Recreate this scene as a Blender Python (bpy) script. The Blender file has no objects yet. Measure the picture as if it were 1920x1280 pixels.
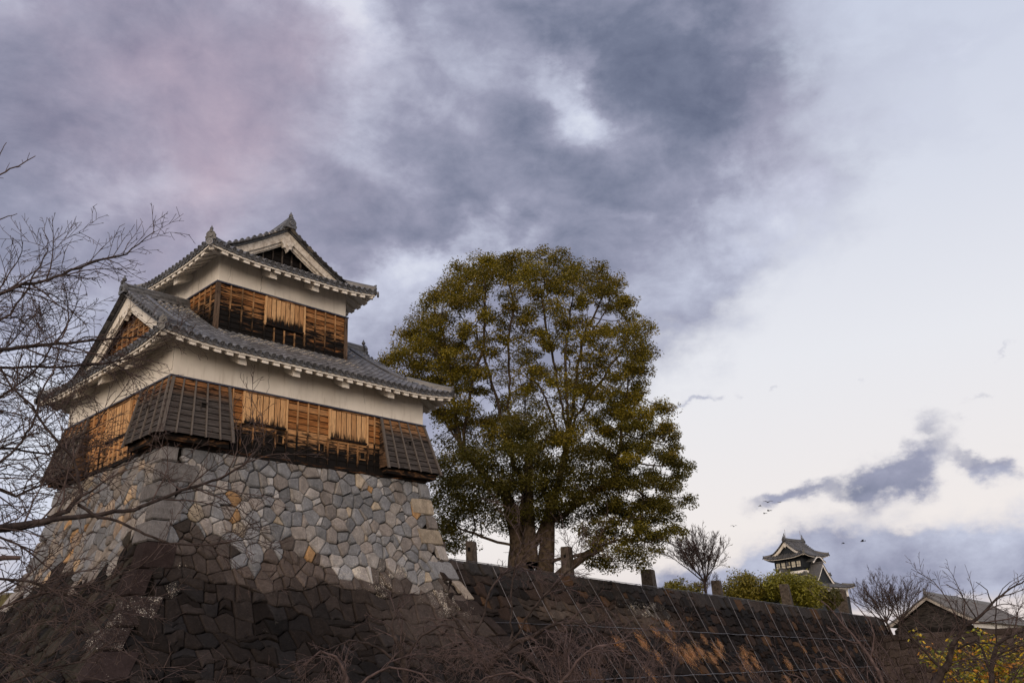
import bpy, math, random
import numpy as np
from mathutils import Vector, Matrix

scene = bpy.context.scene
COL = scene.collection
rng = random.Random(11)
nr = np.random.default_rng(11)

# ------------------------------------------------------------------ camera
CAM = np.array([-13.60626, -28.53696, 1.60047])
R_ = Vector((0.69765039, -0.71495678, -0.04605139))
U_ = Vector((-0.21695919, -0.27209273, 0.9374936))
F_ = Vector((0.68279766, 0.64405151, 0.34494205))
cd = bpy.data.cameras.new('camera')
cam = bpy.data.objects.new('camera', cd)
COL.objects.link(cam)
m = Matrix.Identity(4)
for i in range(3):
    m[i][0] = R_[i]; m[i][1] = U_[i]; m[i][2] = -F_[i]; m[i][3] = CAM[i]
cam.matrix_world = m
cd.sensor_width = 36.0
cd.lens = 1744.9 / 1920 * 36
cd.clip_start = 0.1
cd.clip_end = 8000
scene.camera = cam

# ------------------------------------------------------------------ exposure
scene.view_settings.view_transform = 'Standard'
scene.view_settings.look = 'None'
scene.view_settings.exposure = 0.0
scene.view_settings.gamma = 1.0

# ------------------------------------------------------------------ sun (low dusk glow from behind the camera, very soft)
SUN_EL, SUN_AZ = math.radians(14), math.radians(232)      # azimuth clockwise from +Y
sd = bpy.data.lights.new('sun', 'SUN')
sd.energy = 1.0
sd.angle = math.radians(28)
sd.color = (1.0, 0.86, 0.72)
sun = bpy.data.objects.new('sun', sd)
COL.objects.link(sun)
sdir = Vector((math.sin(SUN_AZ) * math.cos(SUN_EL), math.cos(SUN_AZ) * math.cos(SUN_EL), math.sin(SUN_EL)))
sun.rotation_euler = sdir.to_track_quat('Z', 'Y').to_euler()

# ------------------------------------------------------------------ sky: clear dusk sky behind banks of cloud, laid out by azimuth and elevation
def lin(c):
    return tuple(((x / 255) / 12.92 if x / 255 < .04045 else ((x / 255 + .055) / 1.055) ** 2.4) for x in c)

SKY_BLOBS = [('D',19.89,33.9,27.96,11.56,7.3,1.3),('D',47.41,38.56,19.67,8.64,-4.9,1.2),('D',37.6,26.51,18.83,6.38,-0.8,1.1),('D',53.28,30.77,10.63,7.65,23.9,0.8),('D',53.65,23.65,7.01,2.93,3.4,0.5),('D',64.31,29.27,4.37,6.21,7.3,0.3),('D',23.71,13.35,15.7,11.51,1.6,1.2),('D',42.85,20.97,11.58,5.56,-2.3,1),('D',57.05,22.65,4.12,0.97,-2,0.35),('D',78.17,33.28,4.4,1.63,-18.8,0.3),('D',69.19,9.77,3.07,1.25,27.2,1),('D',63.05,9.13,3.03,0.6,8.4,0.85),('D',66.92,9.13,1.6,0.47,4,0.35),('D',74.7,9.92,1.28,0.69,-8.3,0.8),('D',73.11,10.58,0.93,0.41,-8.2,0.4),('D',72.46,4.79,8.39,2.07,5.1,1.3),('D',62.73,5.02,7.56,1.32,3.6,0.9),('D',57.28,4.95,6.74,1.35,5.9,0.8),('D',58.52,14.81,0.85,0.22,6,0.5),('D',62.54,14.5,0.69,0.19,-1.8,0.4),('D',67.67,14.79,0.36,0.25,-8.3,0.3),('D',75.58,15.77,0.84,0.25,30.6,0.35),('D',74.05,12.5,0.73,0.28,27.1,0.35),('D',64.55,27.66,0.47,0.37,-10.2,0.3),('B',54.39,37.15,8.74,3.9,-14.8,-0.31),('B',61.1,33.54,6.26,3.5,15.7,-0.22),('B',43.06,28.13,7.21,3.31,24.8,-0.22),('B',52.96,27.61,6.1,2.6,12,-0.2),('B',29.12,38.49,7.52,1.7,5.7,0.05),('B',35.58,37.88,3.15,2.22,-51.4,0.38),('B',50.48,33.05,4.33,1.83,-30.2,0.36),('B',51.19,32.53,1.98,0.83,-30.3,0.12),('B',49.14,35.46,2.71,2.43,-3.7,0.18),('B',41.31,32.58,3.02,3.73,8,0.08),('B',45.32,36.84,2.75,1.8,-1.8,0.08),('B',21.74,26.83,3.79,1.48,17.1,0.22),('B',39.05,32.87,1.86,2.2,17.6,0.15),('B',44.9,28.08,2.35,1.42,54,0.28),('B',42.62,25.55,5.77,1.24,12,0.42),('B',38.32,22.97,4.21,1.95,0,0.3),('B',53.94,26.55,2.15,0.64,-5.7,0.15),('B',19.34,10.24,8.17,7.5,1.8,0.42),('B',19,17.5,7.41,4.13,5,0.12),('B',17.29,28.19,6.03,5.13,9.8,-0.13),('B',29.72,29.88,5.26,3.67,4.4,-0.05),('B',69.11,10.08,3.83,1.71,31,-0.12),('B',63.38,9.35,3.33,0.91,9.3,-0.08),('B',74.7,10.5,1.54,0.86,-8.6,-0.08),('B',79.29,32.9,4.3,1.62,-19.4,0.3),('B',63.35,25.65,3.91,6.51,28.2,0.3),('B',56.29,22.08,2.07,1.94,-6.2,0.1),('B',72.91,7,6.44,1.68,4,0.18),('B',62.73,5.02,5.77,1.79,-4.4,0.12),('B',72.12,3.15,9.9,0.82,0.7,0.15),('P',28.05,33.66,7.29,7.05,-11.7,0.5),('P',23.13,34.47,6.87,3.99,8.3,0.35),('P',26.46,28.02,5.33,3.38,33.1,0.42),('P',28.62,30.7,11.7,7.51,4.4,0.25),('P',16.81,33.28,7.89,5.49,11.2,0.25),('P',66.27,30.45,4.04,5.98,-11.8,0.15),]


world = bpy.data.worlds.new('World')
scene.world = world
world.use_nodes = True
nt = world.node_tree
nt.nodes.clear()
def N(t, **kw):
    n = nt.nodes.new(t)
    for k, v in kw.items():
        setattr(n, k, v)
    return n
def link(a, b): nt.links.new(a, b)
def M_(op, a, b=None, c=None, clamp=False):
    n = N('ShaderNodeMath', operation=op); n.use_clamp = clamp
    for i, x in enumerate((a, b, c)):
        if x is None: continue
        if isinstance(x, (int, float)): n.inputs[i].default_value = x
        else: link(x, n.inputs[i])
    return n.outputs[0]
def mixc(f, a, b):
    n = N('ShaderNodeMix', data_type='RGBA')
    for s, x in ((n.inputs['Factor'], f), (n.inputs[6], a), (n.inputs[7], b)):
        if isinstance(x, (int, float)): s.default_value = x
        elif isinstance(x, tuple): s.default_value = (*x[:3], 1)
        else: link(x, s)
    return n.outputs[2]
def ramp(fac, stops):
    n = N('ShaderNodeValToRGB'); cr = n.color_ramp
    while len(cr.elements) < len(stops): cr.elements.new(0.5)
    for e, (p, c) in zip(cr.elements, stops):
        e.position = p; e.color = (*c, 1)
    link(fac, n.inputs[0])
    return n.outputs[0]
tc = N('ShaderNodeTexCoord')
sep = N('ShaderNodeSeparateXYZ'); link(tc.outputs['Generated'], sep.inputs[0])
az = M_('MULTIPLY', M_('ARCTAN2', sep.outputs[0], sep.outputs[1]), 57.29578)
el = M_('MULTIPLY', M_('ARCSINE', sep.outputs[2]), 57.29578)
ae = N('ShaderNodeCombineXYZ'); link(az, ae.inputs[0]); link(el, ae.inputs[1])
pc = N('ShaderNodeCombineXYZ')
link(M_('MULTIPLY', sep.outputs[0], 2.1), pc.inputs[0]); link(M_('MULTIPLY', sep.outputs[1], 2.1), pc.inputs[1]); link(M_('MULTIPLY', sep.outputs[2], 3.3), pc.inputs[2])
def noise3(scale, detail, rough, dist=0.0, off=(0, 0, 0), stretch=(1, 1, 1), src=None):
    mp = N('ShaderNodeMapping'); mp.inputs[1].default_value = off; mp.inputs[3].default_value = stretch
    link(src or pc.outputs[0], mp.inputs[0])
    n = N('ShaderNodeTexNoise'); n.inputs['Scale'].default_value = scale; n.inputs['Detail'].default_value = detail
    n.inputs['Roughness'].default_value = rough; n.inputs['Distortion'].default_value = dist
    link(mp.outputs[0], n.inputs['Vector'])
    return n
w1 = noise3(1.6, 7, .58, 0, (3.1, 1.7, 0))
def vm(op, a, b):
    n = N('ShaderNodeVectorMath', operation=op)
    for i, x in enumerate((a, b)):
        if isinstance(x, tuple): n.inputs[i].default_value = x
        else: link(x, n.inputs[i])
    return n
lowf = M_('ADD', .18, M_('MULTIPLY', M_('DIVIDE', el, 30.0, clamp=True), .82))
wvA = vm('MULTIPLY', vm('SUBTRACT', w1.outputs['Color'], (.5, .5, .5)).outputs[0], (17, 15, 0)).outputs[0]
w2 = noise3(5.5, 7, .6, 0, (5, 9, 2))
wvB = vm('MULTIPLY', vm('SUBTRACT', w2.outputs['Color'], (.5, .5, .5)).outputs[0], (9, 5, 0)).outputs[0]
wv = vm('ADD', vm('MULTIPLY', wvA, lowf).outputs[0], wvB)
warped = vm('ADD', ae.outputs[0], wv.outputs[0]).outputs[0]
sums = {}
for k, bx, by, rx, ry, an, wt in SKY_BLOBS:
    mp = N('ShaderNodeMapping', vector_type='TEXTURE')
    mp.inputs[1].default_value = (bx, by, 0); mp.inputs[2].default_value = (0, 0, math.radians(an)); mp.inputs[3].default_value = (rx, ry, 1)
    link(warped, mp.inputs[0])
    d = vm('DOT_PRODUCT', mp.outputs[0], mp.outputs[0]).outputs['Value']
    g = M_('MULTIPLY', M_('EXPONENT', M_('MULTIPLY', d, -0.9)), wt)
    sums[k] = g if k not in sums else M_('ADD', sums[k], g)
nb = noise3(2.4, 8, .60, .25, (8, 2, 1))
nc = noise3(1.1, 5, .5, .2, (1, 7, 4))
nf = noise3(7.5, 7, .62, .3, (2, 6, 3))
nn = M_('SUBTRACT', nb.outputs['Fac'], .5)
nm = M_('SUBTRACT', nc.outputs['Fac'], .5)
cover = M_('ADD', sums['D'], M_('ADD', M_('MULTIPLY', nn, .9), M_('MULTIPLY', M_('SUBTRACT', nf.outputs['Fac'], .5), .6)))
cmap = N('ShaderNodeMapRange', interpolation_type='SMOOTHSTEP'); link(cover, cmap.inputs[0])
cmap.inputs[1].default_value = .16; cmap.inputs[2].default_value = .95
cov = cmap.outputs[0]
bright = M_('ADD', M_('ADD', .50, sums['B']), M_('ADD', M_('MULTIPLY', nn, 1.0), M_('ADD', M_('MULTIPLY', nm, .35), M_('MULTIPLY', M_('SUBTRACT', nf.outputs['Fac'], .5), .55))))
cl = ramp(bright, [(0, lin((96, 104, 128))), (.22, lin((118, 125, 148))), (.5, lin((154, 157, 179))), (.8, lin((198, 203, 222))), (1, lin((222, 227, 240)))])
pinkf = M_('MULTIPLY', sums['P'], M_('ADD', .75, nn), clamp=True)
cl = mixc(pinkf, cl, mixc(bright, lin((140, 130, 156)), lin((208, 190, 203))))
clear = ramp(M_('DIVIDE', M_('ADD', el, 4.0), 60.0, clamp=True),
             [(0, lin((205, 205, 222))), (.10, lin((232, 220, 218))), (.20, lin((246, 238, 235))), (.36, lin((238, 238, 243))), (.52, lin((221, 225, 238))), (.72, lin((203, 210, 230))), (1, lin((170, 182, 215)))])
# sky on the sunset side, behind the camera: warm and bright, and the physical sky mixed through everything
sky = N('ShaderNodeTexSky', sky_type='NISHITA'); sky.sun_disc = False
sky.sun_elevation = SUN_EL; sky.sun_rotation = SUN_AZ; sky.dust_density = 2.0
STR = 0.12
nish = vm('MULTIPLY', sky.outputs[0], (STR * .9,) * 3).outputs[0]
clear = mixc(.08, clear, nish)
full = mixc(cov, clear, cl)
dsun = vm('DOT_PRODUCT', tc.outputs['Generated'], tuple(sdir)).outputs['Value']
glow = M_('POWER', M_('MAXIMUM', dsun, 0.0), 2.0)
full = mixc(glow, full, lin((255, 226, 196)))
full = vm('MULTIPLY', full, vm('ADD', vm('MULTIPLY', (1.0, .93, .82), glow).outputs[0], (1, 1, 1)).outputs[0]).outputs[0]

bg = N('ShaderNodeBackground')
link(vm('MULTIPLY', full, (1 / STR,) * 3).outputs[0], bg.inputs[0]); bg.inputs[1].default_value = STR
wo = N('ShaderNodeOutputWorld'); link(bg.outputs[0], wo.inputs[0])
world.cycles.sampling_method = 'MANUAL'; world.cycles.sample_map_resolution = 512

# ------------------------------------------------------------------ helpers
def newmat(name):
    mt = bpy.data.materials.new(name); mt.use_nodes = True
    t = mt.node_tree; t.nodes.clear()
    return mt, t
class G:
    """small node-graph writer"""
    def __init__(s, name):
        s.m, s.t = newmat(name)
        s.bsdf = s.n('ShaderNodeBsdfPrincipled'); s.out = s.n('ShaderNodeOutputMaterial')
        s.l(s.bsdf.outputs[0], s.out.inputs[0])
    def n(s, t, **kw):
        x = s.t.nodes.new(t)
        for k, v in kw.items(): setattr(x, k, v)
        return x
    def l(s, a, b): s.t.links.new(a, b)
    def put(s, sock, v):
        if isinstance(v, bpy.types.NodeSocket): s.l(v, sock)
        elif isinstance(v, (int, float)): sock.default_value = v
        else: sock.default_value = tuple(v) if len(v) == len(sock.default_value) else (*v, 1)
    def math(s, op, a, b=None, clamp=False):
        x = s.n('ShaderNodeMath', operation=op); x.use_clamp = clamp
        s.put(x.inputs[0], a)
        if b is not None: s.put(x.inputs[1], b)
        return x.outputs[0]
    def mix(s, f, a, b, blend='MIX'):
        x = s.n('ShaderNodeMix', data_type='RGBA', blend_type=blend)
        s.put(x.inputs['Factor'], f); s.put(x.inputs[6], a); s.put(x.inputs[7], b)
        return x.outputs[2]
    def coord(s, kind='Object', scale=(1, 1, 1), loc=(0, 0, 0)):
        c = s.n('ShaderNodeTexCoord'); mp = s.n('ShaderNodeMapping')
        mp.inputs[3].default_value = scale; mp.inputs[1].default_value = loc
        s.l(c.outputs[kind], mp.inputs[0]); return mp.outputs[0]
    def noise(s, vec, scale, detail=4, rough=.55, dist=0):
        x = s.n('ShaderNodeTexNoise'); s.l(vec, x.inputs['Vector'])
        x.inputs['Scale'].default_value = scale; x.inputs['Detail'].default_value = detail
        x.inputs['Roughness'].default_value = rough; x.inputs['Distortion'].default_value = dist
        return x.outputs['Fac']
    def rng(s, v, a, b, c=0, d=1, smooth=True):
        x = s.n('ShaderNodeMapRange', interpolation_type='SMOOTHSTEP' if smooth else 'LINEAR')
        s.put(x.inputs[0], v)
        for i, q in zip((1, 2, 3, 4), (a, b, c, d)): s.put(x.inputs[i], q)
        return x.outputs[0]
    def attr(s, name='Col'):
        return s.n('ShaderNodeAttribute', attribute_name=name)
    def bump(s, h, strength, dist=.02):
        x = s.n('ShaderNodeBump'); s.put(x.inputs['Strength'], strength); x.inputs['Distance'].default_value = dist
        s.l(h, x.inputs['Height']); s.l(x.outputs[0], s.bsdf.inputs['Normal'])
    def fin(s, col, rough=.8, spec=.3):
        s.put(s.bsdf.inputs['Base Color'], col); s.put(s.bsdf.inputs['Roughness'], rough)
        s.bsdf.inputs['Specular IOR Level'].default_value = spec
        return s.m

MAT = {}
# painted plaster, weather-stained
g = G('plaster'); v = g.coord()
a = g.noise(v, .7, 5); b = g.noise(g.coord(scale=(6, 6, .8)), 1.2, 4)
c = g.mix(g.rng(a, .35, .7), (.74, .71, .66), (.60, .57, .525))
c = g.mix(g.math('MULTIPLY', g.rng(b, .5, .75), .45), c, (.42, .38, .33))
g.bump(g.noise(v, 18, 4), .12); MAT['plaster'] = g.fin(c, .85, .2)
g = G('dirty_plaster'); v = g.coord()
a = g.noise(v, 5, 6, .65)
c = g.mix(g.rng(a, .38, .68), (.62, .585, .53), (.34, .30, .26))
g.bump(g.noise(v, 25, 3), .2); MAT['plaster_old'] = g.fin(c, .85, .2)
# timber: vertex colour R = charring, plus shade painted under board laps, G = silver weathering, B = board tone; UV runs along the grain
g = G('timber'); at = g.attr(); sc = g.n('ShaderNodeSeparateColor'); g.l(at.outputs['Color'], sc.inputs[0])
uv = g.n('ShaderNodeUVMap')
def uvn(g, sx, sy, detail=5, rough=.6, dist=0):
    mp = g.n('ShaderNodeMapping'); mp.inputs[3].default_value = (sx, sy, 1); g.l(uv.outputs[0], mp.inputs[0])
    return g.noise(mp.outputs[0], 1, detail, rough, dist)
grain = uvn(g, 1.2, 26, 6, .65, .4); fine = uvn(g, 4, 110, 3, .6)
fresh = g.mix(g.rng(grain, .38, .62), (.12, .043, .013), (.60, .275, .095))
fresh = g.mix(sc.outputs[2], g.mix(.45, fresh, (.17, .06, .02)), g.mix(.66, fresh, (.82, .54, .29)))
grey = g.mix(g.rng(grain, .35, .65), (.026, .024, .025), (.085, .080, .080))
grey = g.mix(g.rng(sc.outputs[2], .55, 1), grey, (.13, .118, .112))
c = g.mix(sc.outputs[1], fresh, grey)
blot = uvn(g, 1.5, 9, 6, .68, .8)
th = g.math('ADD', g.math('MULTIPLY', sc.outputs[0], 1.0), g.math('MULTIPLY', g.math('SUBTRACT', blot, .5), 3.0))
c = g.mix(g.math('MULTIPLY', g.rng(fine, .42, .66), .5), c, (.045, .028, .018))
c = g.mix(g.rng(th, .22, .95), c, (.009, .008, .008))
g.bump(g.math('ADD', grain, fine), .35, .008); MAT['timber'] = g.fin(c, .8, .07)
# roof tile: vertex colour tints each tile
g = G('roof_tile'); at = g.attr(); v = g.coord()
c = g.mix(g.rng(g.noise(v, 7, 5, .65), .3, .75), at.outputs['Color'], g.mix(.5, at.outputs['Color'], (.20, .20, .205)))
c = g.mix(g.math('MULTIPLY', g.rng(g.noise(v, 2.1, 6, .7), .52, .72), .45), c, (.035, .036, .034))
g.bump(g.noise(v, 30, 3), .15, .01); MAT['tile'] = g.fin(c, .42, .38)
# stone: vertex colour = stone, alpha = lichen
def stone_mat(name, streak):
    g = G(name); at = g.attr(); v = g.coord()
    a = g.noise(v, 3.2, 7, .68); b = g.noise(v, 16, 5, .65)
    c = g.mix(g.rng(a, .3, .72), g.mix(.35, at.outputs['Color'], (0, 0, 0)), at.outputs['Color'])
    c = g.mix(g.rng(b, .45, .75), c, g.mix(1.0, c, (1.5, 1.5, 1.52), 'MULTIPLY'))
    vs = g.noise(g.coord(scale=(7, 7, 1.0)), 1, 6, .65)
    if streak: c = g.mix(g.math('MULTIPLY', g.rng(vs, .5, .72), .45), c, g.mix(.55, c, (.012, .010, .010)))
    # lichen and lime bloom
    ln = g.noise(v, 2.3, 3, .5); lf = g.noise(v, 26, 6, .75)
    lv = g.math('ADD', g.math('ADD', g.math('MULTIPLY', g.math('SUBTRACT', ln, .5), 1.2), g.math('MULTIPLY', g.math('SUBTRACT', lf, .5), 2.6)), g.math('SUBTRACT', at.outputs['Alpha'], .62))
    c = g.mix(g.rng(lv, .0, .22), c, (.52, .49, .44))
    g.bump(g.math('ADD', a, g.math('MULTIPLY', b, .6)), .8, .05)
    return g.fin(c, .95, .05)
MAT['stone'] = stone_mat('wall_stone', True)
g = G('joint'); MAT['joint'] = g.fin((.010, .009, .008), .95, .05)
def flat(name, col, rough=.7, spec=.3, sc=8, var=.35, metal=0):
    g = G(name); v = g.coord()
    c = g.mix(g.rng(g.noise(v, sc, 5, .65), .3, .7), [x * (1 - var) for x in col], [min(1, x * (1 + var)) for x in col])
    g.bump(g.noise(v, sc * 3, 4), .25, .01); g.bsdf.inputs['Metallic'].default_value = metal
    MAT[name] = g.fin(c, rough, spec); return MAT[name]
flat('flashing', (.012, .017, .045), .45, .5)
flat('dark', (.008, .007, .007), .9, .1)
flat('white_paint', (.80, .79, .78), .8, .2, 1.5, .1)
flat('black_wood', (.014, .018, .024), .6, .3)
flat('post_stone', (.072, .060, .052), .9, .15, 6, .5)
flat('cable', (.16, .16, .18), .45, .5, 8, .2, .7)
flat('bark_twig', (.075, .057, .055), .9, .05, 6, .4)
flat('bark_dark', (.040, .032, .031), .9, .05, 9, .5)
flat('bark_pale', (.088, .066, .066), .9, .05, 6, .4)
flat('bark_camphor', (.062, .047, .034), .9, .15, 5, .6)
flat('earth', (.075, .062, .045), .95, .1, .6, .4)
flat('grass_top', (.10, .09, .045), .95, .1, 1.5, .4)
flat('bird_dark', (.02, .018, .016), .7, .2)
flat('worn_board', (.27, .25, .23), .9, .1, 3, .4)
flat('cream_wall', (.62, .56, .40), .85, .2, 1, .1)
flat('dry_straw', (.36, .17, .055), .85, .15, 12, .5)
g = G('window_pane'); MAT['pane'] = g.fin((.50, .47, .38), .25, .6)  # pale base colour stands in for sky reflected in the glass
def leaf_mat(name, tr=.25):
    g = G(name); at = g.attr()
    g.fin(at.outputs['Color'], .5, .35)
    tl = g.n('ShaderNodeBsdfTranslucent'); g.l(g.mix(.5, at.outputs['Color'], (.20, .19, .02)), tl.inputs[0])
    ms = g.n('ShaderNodeMixShader'); ms.inputs[0].default_value = tr
    g.l(g.bsdf.outputs[0], ms.inputs[1]); g.l(tl.outputs[0], ms.inputs[2]); g.l(ms.outputs[0], g.out.inputs[0])
    MAT[name] = g.m
leaf_mat('leaf')

def props(o, label=None, cat=None, group=None, kind=None):
    if label: o['label'] = label
    if cat: o['category'] = cat
    if group: o['group'] = group
    if kind: o['kind'] = kind
    return o
def thing(name, loc, label, cat, group=None):
    o = bpy.data.objects.new(name, None); COL.objects.link(o); o.location = loc; o.empty_display_size = .3
    return props(o, label, cat, group)
def link_mesh(name, me, parent=None):
    o = bpy.data.objects.new(name, me); COL.objects.link(o)
    if parent is not None: o.parent = parent
    return o

class MB:
    """collects faces in world space; build() links them as one mesh object (moved into its parent's space)"""
    def __init__(s, T=None): s.v = []; s.f = []; s.c = []; s.uv = []; s.T = T
    def pt(s, p):
        s.v.append(s.T(p) if s.T else p); return len(s.v) - 1
    def face(s, pts, col=(.5, .5, .5, 1), uv=None):
        k = len(s.v)
        for p in pts: s.v.append(s.T(p) if s.T else tuple(p))
        s.f.append(tuple(range(k, k + len(pts))))
        if not isinstance(col, list): col = [col] * len(pts)
        s.c += [c if len(c) == 4 else (*c, 0.0) for c in col]
        s.uv += uv if uv else [(0, 0)] * len(pts)
    def box(s, a, b, col=(.5, .5, .5, 1), skip=()):
        x0, y0, z0 = a; x1, y1, z1 = b
        P = [(x0, y0, z0), (x1, y0, z0), (x1, y1, z0), (x0, y1, z0), (x0, y0, z1), (x1, y0, z1), (x1, y1, z1), (x0, y1, z1)]
        s.hexa(P, col)
    def hexa(s, P, col=(.5, .5, .5, 1), uvlong=None):
        o = rng.random() * 50
        for q in ((0, 3, 2, 1), (4, 5, 6, 7), (0, 1, 5, 4), (1, 2, 6, 5), (2, 3, 7, 6), (3, 0, 4, 7)):
            pts = [P[i] for i in q]
            e1 = math.dist(pts[0], pts[1]); e2 = math.dist(pts[1], pts[2])
            uv = [(o, o), (o + e1, o), (o + e1, o + e2), (o, o + e2)] if e1 >= e2 else [(o, o), (o, o + e1), (o + e2, o + e1), (o + e2, o)]
            s.face(pts, col, uv)
    def bar(s, p0, p1, w, h, up=(0, 0, 1), col=(.5, .5, .5, 1)):
        p0 = Vector(p0); p1 = Vector(p1); t = (p1 - p0).normalized(); up = Vector(up)
        sd_ = t.cross(up); sd_ = sd_.normalized() if sd_.length > 1e-5 else Vector((1, 0, 0)); u2 = sd_.cross(t)
        P = [p + sd_ * a * w / 2 + u2 * b * h / 2 for p in (p0, p1) for a, b in ((-1, -1), (1, -1), (1, 1), (-1, 1))]
        s.hexa([tuple(P[i]) for i in (0, 1, 2, 3, 4, 5, 6, 7)], col)
    def tube(s, pts, rs, n=8, col=(.5, .5, .5, 1), caps=True):
        pts = [Vector(p) for p in pts]; rings = []
        for i, p in enumerate(pts):
            t = (pts[min(i + 1, len(pts) - 1)] - pts[max(i - 1, 0)]).normalized()
            a = t.cross(Vector((0, 0, 1)));
            if a.length < .05: a = t.cross(Vector((1, 0, 0)))
            a.normalize(); b = a.cross(t)
            r = rs[i] if isinstance(rs, (list, tuple)) else rs
            rings.append([p + a * r * math.cos(k * 2 * math.pi / n) + b * r * math.sin(k * 2 * math.pi / n) for k in range(n)])
        for A, B in zip(rings, rings[1:]):
            for k in range(n): s.face([A[k], A[(k + 1) % n], B[(k + 1) % n], B[k]], col)
        if caps: s.face(rings[0][::-1], col); s.face(rings[-1], col)
    def build(s, name, mat, parent=None, smooth=False):
        me = bpy.data.meshes.new(name)
        v = np.array([tuple(p) for p in s.v], dtype=np.float64).reshape(-1, 3)
        if parent is not None:
            q = parent; off = np.zeros(3)
            while q is not None: off += np.array(q.location); q = q.parent
            v = v - off
        me.from_pydata([tuple(p) for p in v], [], s.f)
        ca = me.color_attributes.new('Col', 'FLOAT_COLOR', 'CORNER')
        ca.data.foreach_set('color', np.array(s.c, dtype=np.float32).ravel())
        uvl = me.uv_layers.new(name='UVMap'); uvl.data.foreach_set('uv', np.array(s.uv, dtype=np.float32).ravel())
        me.materials.append(MAT[mat] if isinstance(mat, str) else mat)
        if smooth: me.polygons.foreach_set('use_smooth', [True] * len(me.polygons))
        me.update()
        return link_mesh(name, me, parent)

def fast_mesh(name, verts, quads, mat, parent=None, vcol=None, smooth=False):
    """numpy mesh of equal-sided faces; vcol per face"""
    verts = np.asarray(verts, dtype=np.float32); quads = np.asarray(quads, dtype=np.int32)
    k = quads.shape[1]; nf = len(quads)
    if parent is not None: verts = verts - np.array(parent.location, dtype=np.float32)
    me = bpy.data.meshes.new(name)
    me.vertices.add(len(verts)); me.vertices.foreach_set('co', verts.ravel())
    me.loops.add(nf * k); me.loops.foreach_set('vertex_index', quads.ravel())
    me.polygons.add(nf); me.polygons.foreach_set('loop_start', np.arange(0, nf * k, k, dtype=np.int32))
    if vcol is not None:
        ca = me.color_attributes.new('Col', 'FLOAT_COLOR', 'CORNER')
        c4 = np.concatenate([vcol, np.ones((nf, 1))], 1).astype(np.float32)
        ca.data.foreach_set('color', np.repeat(c4, k, 0).ravel())
    me.materials.append(MAT[mat]); me.update(calc_edges=True); me.validate()
    if smooth: me.polygons.foreach_set('use_smooth', [True] * nf)
    return link_mesh(name, me, parent)

def seg_tubes(P0, P1, R0, R1, n):
    """prisms for many branch segments at once"""
    P0 = np.asarray(P0, float); P1 = np.asarray(P1, float); R0 = np.asarray(R0, float)[:, None]; R1 = np.asarray(R1, float)[:, None]
    t = P1 - P0; t /= np.linalg.norm(t, axis=1, keepdims=True) + 1e-9
    ref = np.where(np.abs(t[:, 2:3]) > .9, np.array([[1., 0, 0]]), np.array([[0, 0, 1.]]))
    a = np.cross(t, ref); a /= np.linalg.norm(a, axis=1, keepdims=True) + 1e-9; b = np.cross(a, t)
    ex = t * np.minimum(np.minimum(R0, R1) * .55, .05)
    P0 = P0 - ex; P1 = P1 + ex
    vs = []
    for P, R in ((P0, R0), (P1, R1)):
        for k in range(n):
            th = 2 * math.pi * k / n
            vs.append(P + a * R * math.cos(th) + b * R * math.sin(th))
    V = np.stack(vs, 1).reshape(-1, 3)
    base = (np.arange(len(P0)) * 2 * n)[:, None]
    Q = np.concatenate([np.stack([base[:, 0] + k, base[:, 0] + (k + 1) % n, base[:, 0] + n + (k + 1) % n, base[:, 0] + n + k], 1) for k in range(n)])
    return V, Q

# ------------------------------------------------------------------ timber cladding
def tcol(char, grey, tone): return (char, grey, tone, 1)
def clad(mb, o, eu, n, width, z0, z1, charf, greyf=lambda u, v: 0.0, ph=.235, ulo=None, uhi=None, lean=None, seg=.45):
    """lapped horizontal boards on a vertical (or leaning) wall; o origin, eu along, n outward"""
    o = Vector(o); eu = Vector(eu); n = Vector(n); k = 0; z = z0
    ln = lean or (lambda v: 0.0)
    while z < z1 - .02:
        zt = min(z + ph * rng.uniform(.93, 1.07), z1)
        a = ulo(z) if ulo else 0.0; b = uhi(z) if uhi else width
        if b - a > .05:
            ns = max(1, int((b - a) / seg)); tone = rng.random() ** 1.5 * .6; off = rng.random() * 90; ddk = rng.uniform(-.12, .12)
            for i in range(ns):
                u0 = a + (b - a) * i / ns; u1 = a + (b - a) * (i + 1) / ns
                def P(u, zz, d): return o + eu * u + n * (d + ln(zz)) + Vector((0, 0, zz))
                cs = [tcol(max(0, min(1.6, charf(u, zz) + ddk)), greyf(u, zz), tone) for u, zz in ((u0, z), (u1, z), (u1, zt), (u0, zt))]
                if zt < z1 - .01: mb.face([P(u0, zt - .024, .013), P(u1, zt - .024, .013), P(u1, zt, .0085), P(u0, zt, .0085)], (1.8, 0, 0, 1))  # black strip along the board top: painted shade of the lap above
                mb.face([P(u0, z, .034), P(u1, z, .034), P(u1, zt, .006), P(u0, zt, .006)], cs, [(off + u0, off), (off + u1, off), (off + u1, off + zt - z), (off + u0, off + zt - z)])
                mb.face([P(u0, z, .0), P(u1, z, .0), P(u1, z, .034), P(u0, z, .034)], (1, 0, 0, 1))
        z = zt
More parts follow.
